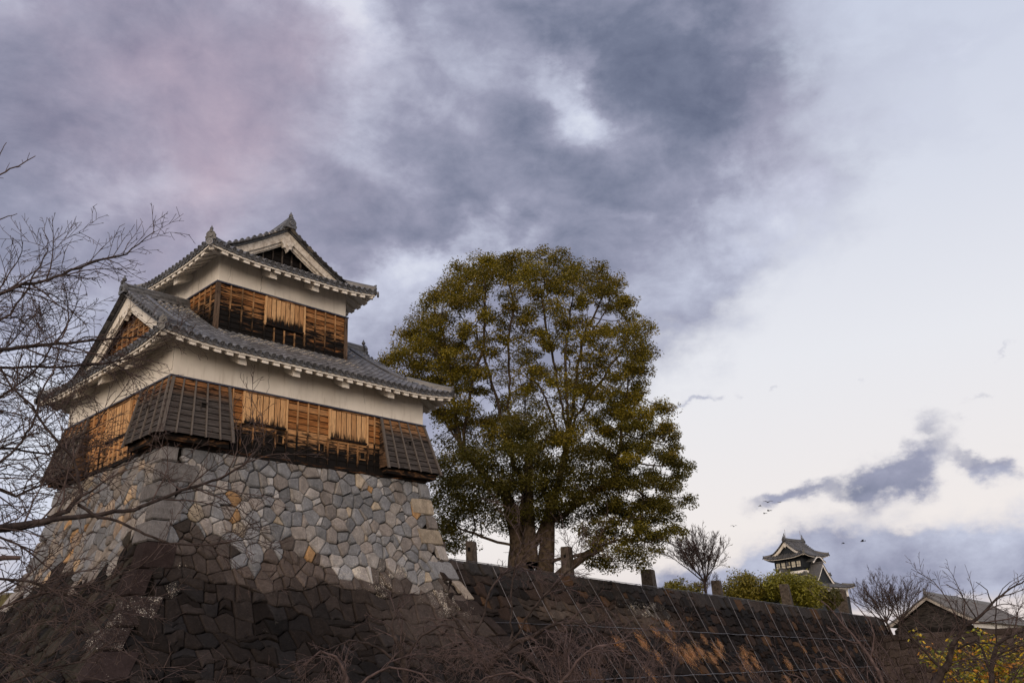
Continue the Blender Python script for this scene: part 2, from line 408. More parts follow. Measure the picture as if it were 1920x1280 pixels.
def batten(mb, o, eu, n, u, z0, z1, w=.05, d=.045, char=(.2, .2), grey=0, tone=.7, lean=None, base=.02):
    o = Vector(o); eu = Vector(eu); n = Vector(n); ln = lean or (lambda v: 0.0)
    uf = u if callable(u) else (lambda z: u)
    ns = 5
    for i in range(ns):
        za = z0 + (z1 - z0) * i / ns; zb = z0 + (z1 - z0) * (i + 1) / ns
        def ring(z): return [o + eu * (uf(z) + a) + n * (b + ln(z)) + Vector((0, 0, z)) for a, b in ((-w / 2, 0), (-w / 2, base + d), (w / 2, base + d), (w / 2, 0))]
        A, B = ring(za), ring(zb); off = u if not callable(u) else 3.3
        fa = i / ns; fb = (i + 1) / ns
        ca = tcol(char[0] + (char[1] - char[0]) * fa, grey, tone); cb = tcol(char[0] + (char[1] - char[0]) * fb, grey, tone)
        for k in range(3):
            mb.face([A[k], A[k + 1], B[k + 1], B[k]], [ca, ca, cb, cb], [(off + za, off), (off + za, off + w), (off + zb, off + w), (off + zb, off)])
        if i == 0: mb.face(A, ca)
        if i == ns - 1: mb.face(B[::-1], cb)
def shutter(parent, o, eu, n, u0, u1, z0, z1, nb=7, char=(.35, .0)):
    mb = MB(); o = Vector(o); eu = Vector(eu); n = Vector(n)
    w = (u1 - u0) / nb
    for i in range(nb):
        tone = rng.uniform(.45, 1); off = rng.random() * 70; d = .06 + rng.uniform(0, .012)
        a, b = u0 + i * w + .014, u0 + (i + 1) * w - .014
        nz = 4
        for k in range(nz):
            za = z0 + (z1 - z0) * k / nz; zb = z0 + (z1 - z0) * (k + 1) / nz
            ca = tcol(char[0] * max(0, 1 - 2.6 * k / nz) + char[1], 0, tone); cb = tcol(char[0] * max(0, 1 - 2.6 * (k + 1) / nz) + char[1], 0, tone)
            def P(u, z, dd=d): return o + eu * u + n * dd + Vector((0, 0, z))
            mb.face([P(a, za), P(b, za), P(b, zb), P(a, zb)], [ca, ca, cb, cb], [(off + za, off), (off + za, off + w), (off + zb, off + w), (off + zb, off)])
            for uu in (a, b): mb.face([P(uu, za, .01), P(uu, za), P(uu, zb), P(uu, zb, .01)], (.9, 0, 0, 1))
    mb.hexa([tuple(o + eu * u + n * d + Vector((0, 0, z))) for z, d0, d1 in ((z0 - .09, .0, .10), (z0 - .015, .0, .10)) for u, d in ((u0 - .03, d0), (u1 + .03, d0), (u1 + .03, d1), (u0 - .03, d1))], (1, 0, 0, 1))
    s = mb.build('shutter', 'timber', parent)
    fr = MB()
    for u in (u0 - .045, u1 + .045): batten(fr, o, eu, n, u, z0 - .1, z1 + .02, .075, .075, (.25, .0), 0, .95)
    fr.hexa([tuple(o + eu * u + n * d + Vector((0, 0, z))) for z in (z1 + .0, z1 + .045) for u, d in ((u0 - .08, 0), (u1 + .08, 0), (u1 + .08, .09), (u0 - .08, .09))], (.5, 0, .3, 1))
    fr.build('shutter_frame', 'timber', s)
    return s
def loophole(parent, o, eu, n, u, z, w=.2, h=.26, lean=0.0, grey=0):
    o = Vector(o) + Vector(n) * lean; eu = Vector(eu); n = Vector(n)
    def B(mb, ua, ub, za, zb, d0, d1, col):
        mb.hexa([tuple(o + eu * uu + n * d + Vector((0, 0, zz))) for zz in (za, zb) for uu, d in ((ua, d0), (ub, d0), (ub, d1), (ua, d1))], col)
    mb = MB(); c = (.65 if not grey else .2, grey, .5, 1); t = .035
    B(mb, u - w / 2 - t, u - w / 2, z - h / 2, z + h / 2, 0, .075, c); B(mb, u + w / 2, u + w / 2 + t, z - h / 2, z + h / 2, 0, .075, c)
    B(mb, u - w / 2 - t, u + w / 2 + t, z - h / 2 - t, z - h / 2, 0, .085, c); B(mb, u - w / 2 - t, u + w / 2 + t, z + h / 2, z + h / 2 + t, 0, .085, c)
    f = mb.build('loophole_frame', 'timber', parent)
    mb = MB(); B(mb, u - w / 2, u + w / 2, z - h / 2, z + h / 2, .035, .042, (1, 0, 0, 1)); mb.build('loophole', 'dark', parent)

# ------------------------------------------------------------------ tiled hip-and-gable roof
def tilec(k=1.0):
    q = k * rng.choice((.55, .75, .9, 1.0, 1.2, 1.7)) * rng.uniform(.85, 1.15); return (.076 * q, .082 * q, .097 * q, 1)
MORTAR = (.40, .37, .32, 1)
def roof(root, T, Lx, Ly, zE, pa, pb, o=.95, lf=.22, sp=.285, cut=None, gable='timber', gchar=lambda u, z: .3, tl=.27, inset=.42, plaster='plaster', mort=4, brackets=2.2, tiles=True, ends=(0, 1), barge='plaster', label=None, descend=True, gwhite=False, dark=1.0, rafters=True):
    def p(d): return pa * d + pb * d * d
    def lift(dx, dy): return lf * max(0, 1 - max(dx, dy) / 2.6) ** 2
    def surf(side, u, d):
        if side < 2:
            x, y = u, d if side == 0 else Ly - d
        else:
            x, y = (d if side == 2 else Lx - d), u
        dx, dy = min(x, Lx - x), min(y, Ly - y)
        return Vector((x, y, zE + p(d) + lift(max(dx, 0), max(dy, 0))))
    def dmax(side, u):
        L = Lx if side < 2 else Ly; du = min(u, L - u)
        if side < 2:
            if du < o: return du
            if cut and cut[0] < u < cut[1]: return cut[2]
            return Ly / 2 - .04
        return min(du, o + inset)
    mb = MB(T)
    def trow(side, u, r=.088):
        D = dmax(side, u)
        if D < .1: return
        ac = Vector((1, 0, 0)) if side < 2 else Vector((0, 1, 0))
        nt_ = max(1, round(D / tl))
        for k in range(nt_):
            a, b = surf(side, u, D * k / nt_), surf(side, u, D * (k + 1) / nt_)
            t = (b - a).normalized(); nn_ = ac.cross(t)
            if nn_.z < 0: nn_ = -nn_
            A = []; B_ = []
            for q in range(6):
                th = math.pi * q / 5
                A.append(a + ac * (r * 1.08 * math.cos(th)) + nn_ * (r * 1.08 * math.sin(th) + .035)); B_.append(b + ac * (r * .9 * math.cos(th)) + nn_ * (r * .9 * math.sin(th) + .035))
            c = tilec(dark)
            for q in range(5): mb.face([A[q], A[q + 1], B_[q + 1], B_[q]], c)
            lit = mort and k >= nt_ - mort and cut is not False and rng.random() < .8
            mb.face(A, MORTAR if (lit and k > 0) else tilec(.5 * dark))
            if lit and k > 0:
                for q in range(5):
                    s = .16
                    mb.face([A[q] + nn_ * .004, A[q + 1] + nn_ * .004, A[q + 1].lerp(B_[q + 1], s) + nn_ * .004, A[q].lerp(B_[q], s) + nn_ * .004], MORTAR)
        # round end tile
        a = surf(side, u, 0); b = surf(side, u, .2); t = (a - b).normalized(); nn_ = ac.cross(t); nn_ = nn_ if nn_.z > 0 else -nn_
        disc(mb, a + nn_ * .035 + t * .02, t, ac, r * 1.18)
    def disc(mb, c, t, ac, r):
        up = ac.cross(t); n = 10
        def ring(rr, off): return [c + ac * (rr * math.cos(k * 2 * math.pi / n)) + up * (rr * math.sin(k * 2 * math.pi / n)) + t * off for k in range(n)]
        R0, R1, R2, R3 = ring(r, -.05), ring(r, .02), ring(r * .76, .02), ring(r * .72, .006)
        c1 = tilec(1.25 * dark); c2 = tilec(.65 * dark)
        for A, B_, cc in ((R0, R1, c1), (R1, R2, c1), (R2, R3, c2)):
            for k in range(n): mb.face([A[k], A[(k + 1) % n], B_[(k + 1) % n], B_[k]], cc)
        mb.face(R3, c2)
        b_ = [c + ac * (r * .28 * math.cos(k * math.pi / 3)) + up * (r * .28 * math.sin(k * math.pi / 3)) + t * .016 for k in range(6)]
        mb.face(b_, c1)
    def rows(L):
        n = int(round((L - .3) / sp)); return [.15 + (L - .3) * k / n for k in range(n + 1)]
    for side in (0, 1, 2, 3):
        L = Lx if side < 2 else Ly; ac = Vector((1, 0, 0)) if side < 2 else Vector((0, 1, 0))
        us = rows(L)
        if tiles:
            for u in us: trow(side, u)
        es = [0] + us + [L]
        for u0, u1 in zip(es, es[1:]):
            D0, D1 = dmax(side, u0 + 1e-4), dmax(side, u1 - 1e-4)
            if side < 2 and abs(D0 - D1) > sp * 1.5: D0 = D1 = min(max(D0, D1), D0 if abs(D0 - min(D0, D1)) < 1e-6 and False else min(D0, D1)) if cut and not (min(u0, L - u1) < o) else max(D0, D1)
            nt_ = max(1, round(max(D0, D1) / tl))
            for k in range(nt_):
                a0, a1 = surf(side, u0, D0 * k / nt_), surf(side, u1, D1 * k / nt_); b0, b1 = surf(side, u0, D0 * (k + 1) / nt_), surf(side, u1, D1 * (k + 1) / nt_)
                up = Vector((0, 0, .022)); dn = Vector((0, 0, -.022))
                am = (a0 + a1) / 2 + dn; bm = (b0 + b1) / 2 + dn; c = tilec(rng.choice((.3, .3, .45, 1.5)) * dark)  # pan tones jump from dark to pale, painting highlights into the pans
                if mort and k >= nt_ - mort and k > 0 and rng.random() < .3: c = tuple(x * .7 for x in MORTAR[:3]) + (1,)
                mb.face([a0 + up, am + up, bm, b0], c); mb.face([am + up, a1 + up, b1, bm], c)
                mb.face([a0 + up, am + up, am - up * .2, a0 - up * .2], tilec(.4)); mb.face([am + up, a1 + up, a1 - up * .2, am - up * .2], tilec(.4))
            # eave lip
            e0, e1 = surf(side, u0, 0), surf(side, u1, 0); dz = Vector((0, 0, -.085))
            em = (e0 + e1) / 2 + Vector((0, 0, -.03))
            mb.face([e0 + Vector((0, 0, .02)), em + Vector((0, 0, .01)), em + dz, e0 + dz], tilec(.9 * dark)); mb.face([em + Vector((0, 0, .01)), e1 + Vector((0, 0, .02)), e1 + dz, em + dz], tilec(.9 * dark))
    # underside sheet so no light leaks in
    rf = None
    # verge tiles with round ends
    for e in ends:
        X = (lambda x: x) if e == 0 else (lambda x: Lx - x)
        tx = Vector((-1, 0, 0)) if e == 0 else Vector((1, 0, 0))
        for side in (0, 1):
            D = Ly / 2; d = o + .1
            while d < D - .1:
                a = surf(side, X(o), d); b = surf(side, X(o + .5), d); a = a + tx * .05; yv = Vector((0, 1, 0)); sl = (surf(side, X(o), d + .1) - surf(side, X(o), d)).normalized(); nn_ = sl.cross(Vector((1, 0, 0))); nn_ = nn_ if nn_.z > 0 else -nn_
                r = .075; A = []; B_ = []
                for q in range(6):
                    th = math.pi * q / 5; A.append(a + sl * (r * math.cos(th)) + nn_ * (r * math.sin(th) + .07)); B_.append(b + sl * (r * math.cos(th)) + nn_ * (r * math.sin(th) + .07))
                c = tilec(dark)
                for q in range(5): mb.face([A[q], A[q + 1], B_[q + 1], B_[q]], c)
                disc(mb, a + nn_ * .085 + tx * .02, tx, sl, .088)
                d += .27
            if descend:
                pts = [surf(side, X(o + .68), o + .35 + (D - .2 - o - .35) * k / 8) + Vector((0, 0, .16)) for k in range(9)]
                for A_, B2 in zip(pts, pts[1:]): mb.bar(A_ - Vector((0, 0, .06)), B2 - Vector((0, 0, .06)), .2, .16, col=tilec(.8 * dark))
                mb.tube(pts, .075, 7, tilec(dark))
        # slab along the verge
        for side in (0, 1):
            K = 10
            for k in range(K):
                d0 = o * .9 + (Ly / 2 - o * .9) * k / K; d1 = o * .9 + (Ly / 2 - o * .9) * (k + 1) / K
                P = [surf(side, X(x), d) + Vector((0, 0, z)) + tx * (.03 if x == o else 0) for z in (-.10, .045) for x, d in ((o, d0), (o + .46, d0), (o + .46, d1), (o, d1))]
                mb.hexa(P, tilec(.6 * dark))
    rf = mb.build('roof', 'tile', root)
    if label: rf['label'] = label
    # ---------------- ridges
    zr = zE + p(Ly / 2)
    def stack(mb, A, B_, w, h, layers=4, curve=0.0, K=8):
        pts = [Vector(A).lerp(Vector(B_), k / K) for k in range(K + 1)]
        pts = [q + Vector((0, 0, curve * abs(2 * k / K - 1) ** 3)) for k, q in enumerate(pts)]
        for i in range(layers):
            ww = w * (1 - .35 * i / layers) * (1.0 if i % 2 == 0 else .86); z0 = h * i / layers
            for P_, Q in zip(pts, pts[1:]): mb.bar(P_ + Vector((0, 0, z0 + h / layers / 2)), Q + Vector((0, 0, z0 + h / layers / 2)), ww, h / layers * .94, col=tilec((1.0 if i % 2 == 0 else .6) * dark))
        mb.tube([q + Vector((0, 0, h + .03)) for q in pts], .085, 8, tilec(dark))
        return pts
    def oni(mb, c, t, s=1.0, finial=True):
        """end tile: shouldered arch plate, round boss, and a finial; t = outward direction"""
        t = Vector(t).normalized(); ac = Vector((-t.y, t.x, 0)); up = Vector((0, 0, 1)); c = Vector(c)
        prof = [(-.30, -.12), (-.34, .02), (-.27, .10), (-.29, .24), (-.20, .38), (-.08, .46), (.08, .46), (.20, .38), (.29, .24), (.27, .10), (.34, .02), (.30, -.12)]
        F = [c + ac * (a * s) + up * (b * s) + t * (.10 * s) for a, b in prof]; B_ = [c + ac * (a * s) + up * (b * s) - t * (.08 * s) for a, b in prof]
        cc = tilec(.75 * dark); mb.face(F, cc); mb.face(B_[::-1], cc)
        for k in range(len(F)): mb.face([F[k], F[(k + 1) % len(F)], B_[(k + 1) % len(F)], B_[k]], tilec(.7 * dark))
        disc(mb, c + up * (.13 * s) + t * (.14 * s), t, ac, .12 * s)
        disc(mb, c + up * (.44 * s) + t * (.12 * s), t, ac, .09 * s)
        if finial:
            mb.tube([c + up * (.42 * s), c + up * (.52 * s), c + up * (.56 * s), c + up * (.64 * s), c + up * (.72 * s), c + up * (.84 * s)], [.06 * s, .035 * s, .10 * s, .115 * s, .06 * s, .012 * s], 8, tilec(.6 * dark))
    mb = MB(T)
    y = Ly / 2
    if cut:
        segs = [(o - .12, cut[0] + .02), (cut[1] - .02, Lx - o + .12)]
    else: segs = [(o - .12, Lx - o + .12)]
    for i, (a, b) in enumerate(segs): stack(mb, (a, y, zr), (b, y, zr), .36, .30, 4, .10 if not cut else 0)
    oni(mb, (o - .16, y, zr + .05), (-1, 0, 0), .8); oni(mb, (Lx - o + .16, y, zr + .05), (1, 0, 0), .8)
    for cx, sx in ((0, 1), (Lx, -1)):
        for cy, sy in ((0, 1), (Ly, -1)):
            pts = []
            for k in range(7):
                d = .06 + (o + .45 - .06) * k / 6
                pts.append(surf(0 if cy == 0 else 1, cx + sx * d, d))
            for A, B_ in zip(pts, pts[1:]):
                mb.bar(A + Vector((0, 0, .06)), B_ + Vector((0, 0, .06)), .28, .12, col=tilec(.8 * dark)); mb.bar(A + Vector((0, 0, .155)), B_ + Vector((0, 0, .155)), .2, .07, col=tilec(dark))
            mb.tube([q + Vector((0, 0, .21)) for q in pts], .07, 7, tilec(dark))
            oni(mb, pts[0] + Vector((0, 0, .10)), (-sx, -sy, 0), .62 if (cx, cy) == (0, 0) and not cut else .45, (cx, cy) == (0, 0) and not cut)
            disc(mb, pts[0] + Vector((-sx * .1, -sy * .1, -.12)), Vector((-sx, -sy, 0)).normalized(), Vector((sy, -sx, 0)).normalized(), .13)
    mb.build('ridge', 'tile', rf)
    # ---------------- plastered eaves
    mb = MB(T); du_ = sp * 1.62
    for side in (0, 1, 2, 3):
        L = Lx if side < 2 else Ly; ac = Vector((1, 0, 0)) if side < 2 else Vector((0, 1, 0)); inw = (surf(side, L / 2, .1) - surf(side, L / 2, 0)); inw.z = 0; inw.normalize()
        n = int(round(L / du_)); W = (.8, .8, .8, 1)
        for k in range(n):
            u0, u1 = L * k / n, L * (k + 1) / n
            def Q(u, d, dz): return surf(side, u, max(0, d)) + Vector((0, 0, dz)) + ac * 0
            uu0, uu1 = max(u0, .06), min(u1, L - .06)
            dd = lambda u, d: min(d, min(u, L - u))
            mb.hexa([Q(uu0, dd(uu0, .05), -.20), Q(uu1, dd(uu1, .05), -.20), Q(uu1, dd(uu1, .13), -.20), Q(uu0, dd(uu0, .13), -.20), Q(uu0, dd(uu0, .05), -.08), Q(uu1, dd(uu1, .05), -.08), Q(uu1, dd(uu1, .13), -.08), Q(uu0, dd(uu0, .13), -.08)], W)
            mb.face([Q(uu0, dd(uu0, .1), -.21), Q(uu1, dd(uu1, .1), -.21), Q(uu1, dd(uu1, o + .05), -.21), Q(uu0, dd(uu0, o + .05), -.21)], W)
            if not rafters: continue
            um = (u0 + u1) / 2; hw = .125; dm = min(um - .0, L - um, o + .05) if min(um, L - um) < o + .05 else o + .05
            if dm < .25: continue
            K = [(um - hw, .085), (um + hw, .085), (um + hw, dm), (um - hw, dm)]
            mb.hexa([Q(u, d, -.33) for u, d in K] + [Q(u, d, -.19) for u, d in K], W)
        if brackets:
            zb = -.42
            mb.bar(surf(side, .5, .5) + Vector((0, 0, zb)), surf(side, L - .5, .5) + Vector((0, 0, zb)), .14, .15, col=W) if lf < .01 else None
            nb_ = max(2, round((L - 2 * o) / brackets))
            for k in range(1, nb_):
                u = o + (L - 2 * o) * k / nb_
                c = surf(side, u, 0)
                P = []
                for z in (-.60, -.33):
                    for a, d in ((-.16, .30), (.16, .30), (.16, o + .04), (-.16, o + .04)):
                        q = surf(side, u + a, d); P.append(Vector((q.x, q.y, q.z + z if d < .5 else q.z + z - .02)))
                mb.hexa(P, W)
    for cx, sx in ((0, 1), (Lx, -1)):
        for cy, sy in ((0, 1), (Ly, -1)):
            a = surf(0 if cy == 0 else 1, cx + sx * .12, .12) + Vector((0, 0, -.27)); b = surf(0 if cy == 0 else 1, cx + sx * (o + .03), o + .03) + Vector((0, 0, -.30))
            mb.bar(a, b, .17, .17, col=(.8, .8, .8, 1))
    ev = mb.build('eave', plaster, rf)
    # ---------------- gables
    for e in ends:
        X = (lambda x: x) if e == 0 else (lambda x: Lx - x)
        mb = MB(T); K = 14
        def board(x0, x1, t0, t1, extra=.0, dlo=o + .02):
            for side in (0, 1):
                for k in range(K):
                    d0 = dlo + (Ly / 2 - dlo) * k / K; d1 = dlo + (Ly / 2 - dlo) * (k + 1) / K
                    def Z(d, t): 
                        f = (d - dlo) / (Ly / 2 - dlo); return surf(side, X(max(x0, o)), d).z - t * (1 + extra * f)
                    def Y(d): return d if side == 0 else Ly - d
                    P = [Vector((X(x), Y(d), Z(d, t) if t > t0 + 1e-6 or True else 0)) for t in (t1, t0) for x, d in ((x0, d0), (x1, d0), (x1, d1), (x0, d1))]
                    mb.hexa(P, (.8, .8, .8, 1))
        board(o + .03, o + .11, .10, .40, .22)
        board(o + .111, o + .17, .13, .52, .2)
        board(o + .171, o + .20, .13, .57, .2) if barge == 'plaster_old' else None
        mb.build('bargeboard', barge, rf)
        mb = MB(T)  # hanging pendant
        zc = zr - .80; prof = [(0, .34), (.13, .26), (.26, .30), (.31, .12), (.22, .02), (.20, -.12), (.07, -.14), (0, -.30)]
        prof = prof + [(-a, b) for a, b in prof[-2:0:-1]]
        F = [Vector((X(o - .02), Ly / 2 + a * .95, zc + b * .95)) for a, b in prof]; B_ = [Vector((X(o + .14), Ly / 2 + a * .95, zc + b * .95)) for a, b in prof]
        mb.face(F); mb.face(B_[::-1])
        for k in range(len(F)): mb.face([F[k], F[(k + 1) % len(F)], B_[(k + 1) % len(F)], B_[k]])
        mb.tube([(X(o - .05), Ly / 2, zc + .05), (X(o + .02), Ly / 2, zc + .05)], .07, 8)
        mb.build('gable_pendant', barge, rf)
        xg = X(o + inset)
        mb = MB(T); zb = zE + p(o + inset) - .02
        # invert surface: half-width at height z
        def hw(z):
            zz = z - zE + .12; 
            if zz >= p(Ly / 2): return 0
            d = (-pa + math.sqrt(pa * pa + 4 * pb * zz)) / (2 * pb) if pb > 1e-6 else zz / pa
            return max(0, Ly / 2 - d)
        n_ = (-1, 0, 0) if e == 0 else (1, 0, 0)
        if gwhite:
            mb.face([(xg, Ly / 2 - hw(zb), zb), (xg, Ly / 2 + hw(zb), zb), (xg, Ly / 2, zr - .1)]); mb.build('gable_wall', gable, rf)
        else:
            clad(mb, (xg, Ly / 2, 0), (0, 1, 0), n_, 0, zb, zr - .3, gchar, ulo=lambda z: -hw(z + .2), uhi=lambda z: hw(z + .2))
            k = -8
            while k <= 8:
                u = k * .45
                zt = zr - .12
                while hw(zt) < abs(u) + .05 and zt > zb: zt -= .05
                if zt > zb + .15: batten(mb, (xg, Ly / 2, 0), (0, 1, 0), n_, u, zb, zt, .055, .04, (gchar(0, zb) * .4, gchar(0, zb) * .3), min(1, gchar(0, zb) * .6), .9)
                k += 1
            g0 = mb.build('gable_wall', gable, rf)
            mb = MB(T); mb.face([(xg + .02 * (1 if e == 0 else -1), Ly / 2 - hw(zb), zb), (xg + .02 * (1 if e == 0 else -1), Ly / 2 + hw(zb), zb), (xg + .02 * (1 if e == 0 else -1), Ly / 2, zr - .1)]); mb.build('gable_backing', 'dark', rf)
    return rf

# ------------------------------------------------------------------ the corner turret
ZB, ZP = 9.56, 11.83           # foot of the boarding, foot of the plaster
ZB2, ZP2 = 14.70, 16.68
turret = thing('turret', (5.5, 4.3, 9.4), 'two-storey castle turret with tiled roofs, white plaster and charred orange boards on the stone base', 'turret')
UX0, UX1, UY0, UY1 = 2.51, 8.49, 2.06, 6.58
mb = MB(); mb.box((.0, .0, ZP - .05), (11, 8.64, 13.2)); mb.box((.03, .03, 9.42), (10.97, 8.61, ZP - .052)); mb.build('lower_wall', 'plaster', turret)
mb = MB(); mb.box((UX0, UY0, ZP2 - .05), (UX1, UY1, 17.85)); mb.box((UX0 + .03, UY0 + .03, 13.7), (UX1 - .03, UY1 - .03, ZP2 - .052)); mb.build('upper_wall', 'plaster', turret)
# cracks in the plaster
def crack(x, y, z0, z1, ax, w=.012):
    mb = MB(); z = z1; u = 0
    while z > z0:
        z2 = z - rng.uniform(.05, .16); u2 = u + rng.uniform(-.045, .045)
        if ax == 0: P = [(x + u, y, z), (x + u + w, y, z), (x + u2 + w, y, z2), (x + u2, y, z2)]
        else: P = [(x, y + u, z), (x, y + u + w, z), (x, y + u2 + w, z2), (x, y + u2, z2)]
        mb.face(P); z = z2; u = u2
    mb.build('plaster_crack', 'dark', turret)
crack(3.62, -.003, ZP, 12.9, 0); crack(7.9, -.003, 12.3, 12.95, 0, .008); crack(4.42, UY0 - .003, ZP2, 17.5, 0); crack(3.0, UY0 - .003, ZP2 + .2, 17.5, 0, .007)
crack(-.003, 4.4, ZP, 12.5, 1, .01); crack(UX0 - .003, 3.6, ZP2, 17.3, 1, .012); crack(-.003, .02, 12.1, 12.9, 1, .02)

X_, Y_, NX, NY = (1, 0, 0), (0, 1, 0), (-1, 0, 0), (0, -1, 0)
def grad(lo, hi, z0, z1):   # charring falls from lo at z0 to hi at z1
    return lambda u, z: lo + (hi - lo) * max(0, min(1, (z - z0) / (z1 - z0)))
cl_ = MB()
chF = lambda u, z: (1.4 - 1.3 * max(0, min(1, (z - ZB) / 1.35)) + (.35 if (z < 10.5 and (2.2 < u < 4.4)) else 0) + (.22 if 6.3 < u < 9 and z < 10.4 else 0) + (.35 if u > 8.5 else 0))
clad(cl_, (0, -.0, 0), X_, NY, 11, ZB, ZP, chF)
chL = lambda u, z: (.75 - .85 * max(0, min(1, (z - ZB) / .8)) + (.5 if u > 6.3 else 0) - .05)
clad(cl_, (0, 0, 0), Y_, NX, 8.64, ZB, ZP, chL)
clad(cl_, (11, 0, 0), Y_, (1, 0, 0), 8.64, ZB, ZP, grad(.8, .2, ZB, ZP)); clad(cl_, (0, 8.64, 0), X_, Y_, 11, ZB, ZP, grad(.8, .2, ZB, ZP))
for u in [2.25] + [4.9, 5.36, 5.82] + [8.45]: batten(cl_, (0, 0, 0), X_, NY, u, ZB, ZP - .04, .05, .045, (1.3, .0), 0, .6)
for u in (2.62, 4.46, 6.26, 8.12): batten(cl_, (0, 0, 0), X_, NY, u, ZB, 10.6, .07, .05, (1.1, .6), 0, .3)
for u in (3.1, 3.55, 4.0, 6.72, 7.18, 7.64): batten(cl_, (0, 0, 0), X_, NY, u, ZB, 10.52, .045, .045, (1.2, .45), 0, .4)
for u in (2.5, 2.78, 4.82, 5.2, 5.6, 6.0): batten(cl_, (0, 0, 0), Y_, NX, u, ZB, ZP - .04, .05, .045, (.9, .1), 0, .6)
for u in (3.2, 3.6, 4.0, 4.35): batten(cl_, (0, 0, 0), Y_, NX, u, ZB, 10.4, .045, .045, (.5, .1), 0, .9)
for k in range(1, 18): batten(cl_, (11, 0, 0), Y_, (1, 0, 0), k * .48, ZB, ZP - .04, .05, .045, (.8, .2), 0, .6)
for k in range(1, 23): batten(cl_, (0, 8.64, 0), X_, Y_, k * .48, ZB, ZP - .04, .05, .045, (.8, .2), 0, .6)
lc = cl_.build('lower_boarding', 'timber', turret)
# sill beam at the foot of the boarding
mb = MB(); dk = (1, 0, 0, 1)
mb.box((-.09, -.09, 9.42), (11.09, 0, ZB), dk); mb.box((-.09, 0, 9.42), (0, 8.73, ZB), dk); mb.box((11, 0, 9.42), (11.09, 8.73, ZB), dk); mb.box((0, 8.64, 9.42), (11, 8.73, ZB), dk)
mb.build('sill_beam', 'timber', turret)
shutter(turret, (0, 0, 0), X_, NY, 2.72, 4.38, 10.69, 11.73, 7, (.75, .02)); shutter(turret, (0, 0, 0), X_, NY, 6.36, 8.03, 10.66, 11.71, 7, (.75, .02))
shutter(turret, (0, 0, 0), Y_, NX, 2.95, 4.66, 10.50, 11.66, 8, (.4, .05))
for u, z in ((4.2, 10.22), (5.98, 10.18), (7.86, 10.12)): loophole(turret, (0, 0, 0), X_, NY, u, z)
loophole(turret, (0, 0, 0), Y_, NX, 4.75, 10.1)
# upper boarding
cu = MB()
chU = lambda u, z: (1.45 - 1.1 * max(0, min(1, (z - ZB2) / 1.7)) + (.12 if u < 1.0 else -.02) + (-.12 if u > 4 else 0) + (.2 if z < 15.3 and 2 < u < 4 else 0))
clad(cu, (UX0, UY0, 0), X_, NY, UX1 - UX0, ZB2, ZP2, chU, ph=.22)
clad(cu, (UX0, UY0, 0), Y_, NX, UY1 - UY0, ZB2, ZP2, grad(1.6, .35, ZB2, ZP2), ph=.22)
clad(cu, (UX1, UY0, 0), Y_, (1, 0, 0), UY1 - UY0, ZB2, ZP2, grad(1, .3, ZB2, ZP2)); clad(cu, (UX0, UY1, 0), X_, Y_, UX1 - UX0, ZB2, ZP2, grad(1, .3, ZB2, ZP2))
for u in (.53, 1.03, 1.52, 4.42, 4.92, 5.42): batten(cu, (UX0, UY0, 0), X_, NY, u, ZB2, ZP2 - .03, .05, .045, (1.15, .35), .15, .6)
for u in (2.05, 3.92): batten(cu, (UX0, UY0, 0), X_, NY, u, ZB2, 15.4, .07, .05, (1, .7), .1, .6)
for u in (2.5, 2.97, 3.45): batten(cu, (UX0, UY0, 0), X_, NY, u, ZB2, 15.34, .05, .045, (1, .4), .1, .6)
for k in range(1, 10): batten(cu, (UX0, UY0, 0), Y_, NX, k * .45, ZB2, ZP2 - .03, .05, .045, (1.15, .35), .15, .6)
for k in range(1, 10): batten(cu, (UX1, UY0, 0), Y_, (1, 0, 0), k * .45, ZB2, ZP2 - .03, .05, .045, (1.15, .35), .15, .6)
for x, y in ((UX0, UY0), (UX1, UY0), (UX0, UY1), (UX1, UY1)):
    sx = -1 if x == UX0 else 1; sy = -1 if y == UY0 else 1
    cu.box((min(x, x + sx * .075) - (.08 if sx > 0 else 0), min(y, y + sy * .075) - (.08 if sy > 0 else 0), ZB2), (max(x, x + sx * .075) + (.08 if sx < 0 else 0), max(y, y + sy * .075) + (.08 if sy < 0 else 0), ZP2 - .03), (.35, .85, .5, 1))
cu.build('upper_boarding', 'timber', turret)
shutter(turret, (UX0, UY0, 0), X_, NY, 2.12, 3.84, 15.48, 16.58, 8, (1.3, .18))
# dark flashing strips under the plaster
mb = MB()
for (a, b, c, d, z) in ((0, 0, 11, 8.64, ZP), (UX0, UY0, UX1, UY1, ZP2)):
    w = .10
    mb.box((a - w, b - w, z - .045), (c + w, b, z + .012)); mb.box((a - w, d, z - .045), (c + w, d + w, z + .012)); mb.box((a - w, b, z - .045), (a, d, z + .012)); mb.box((c, b, z - .045), (c + w, d, z + .012))
mb.build('flashing', 'flashing', turret)

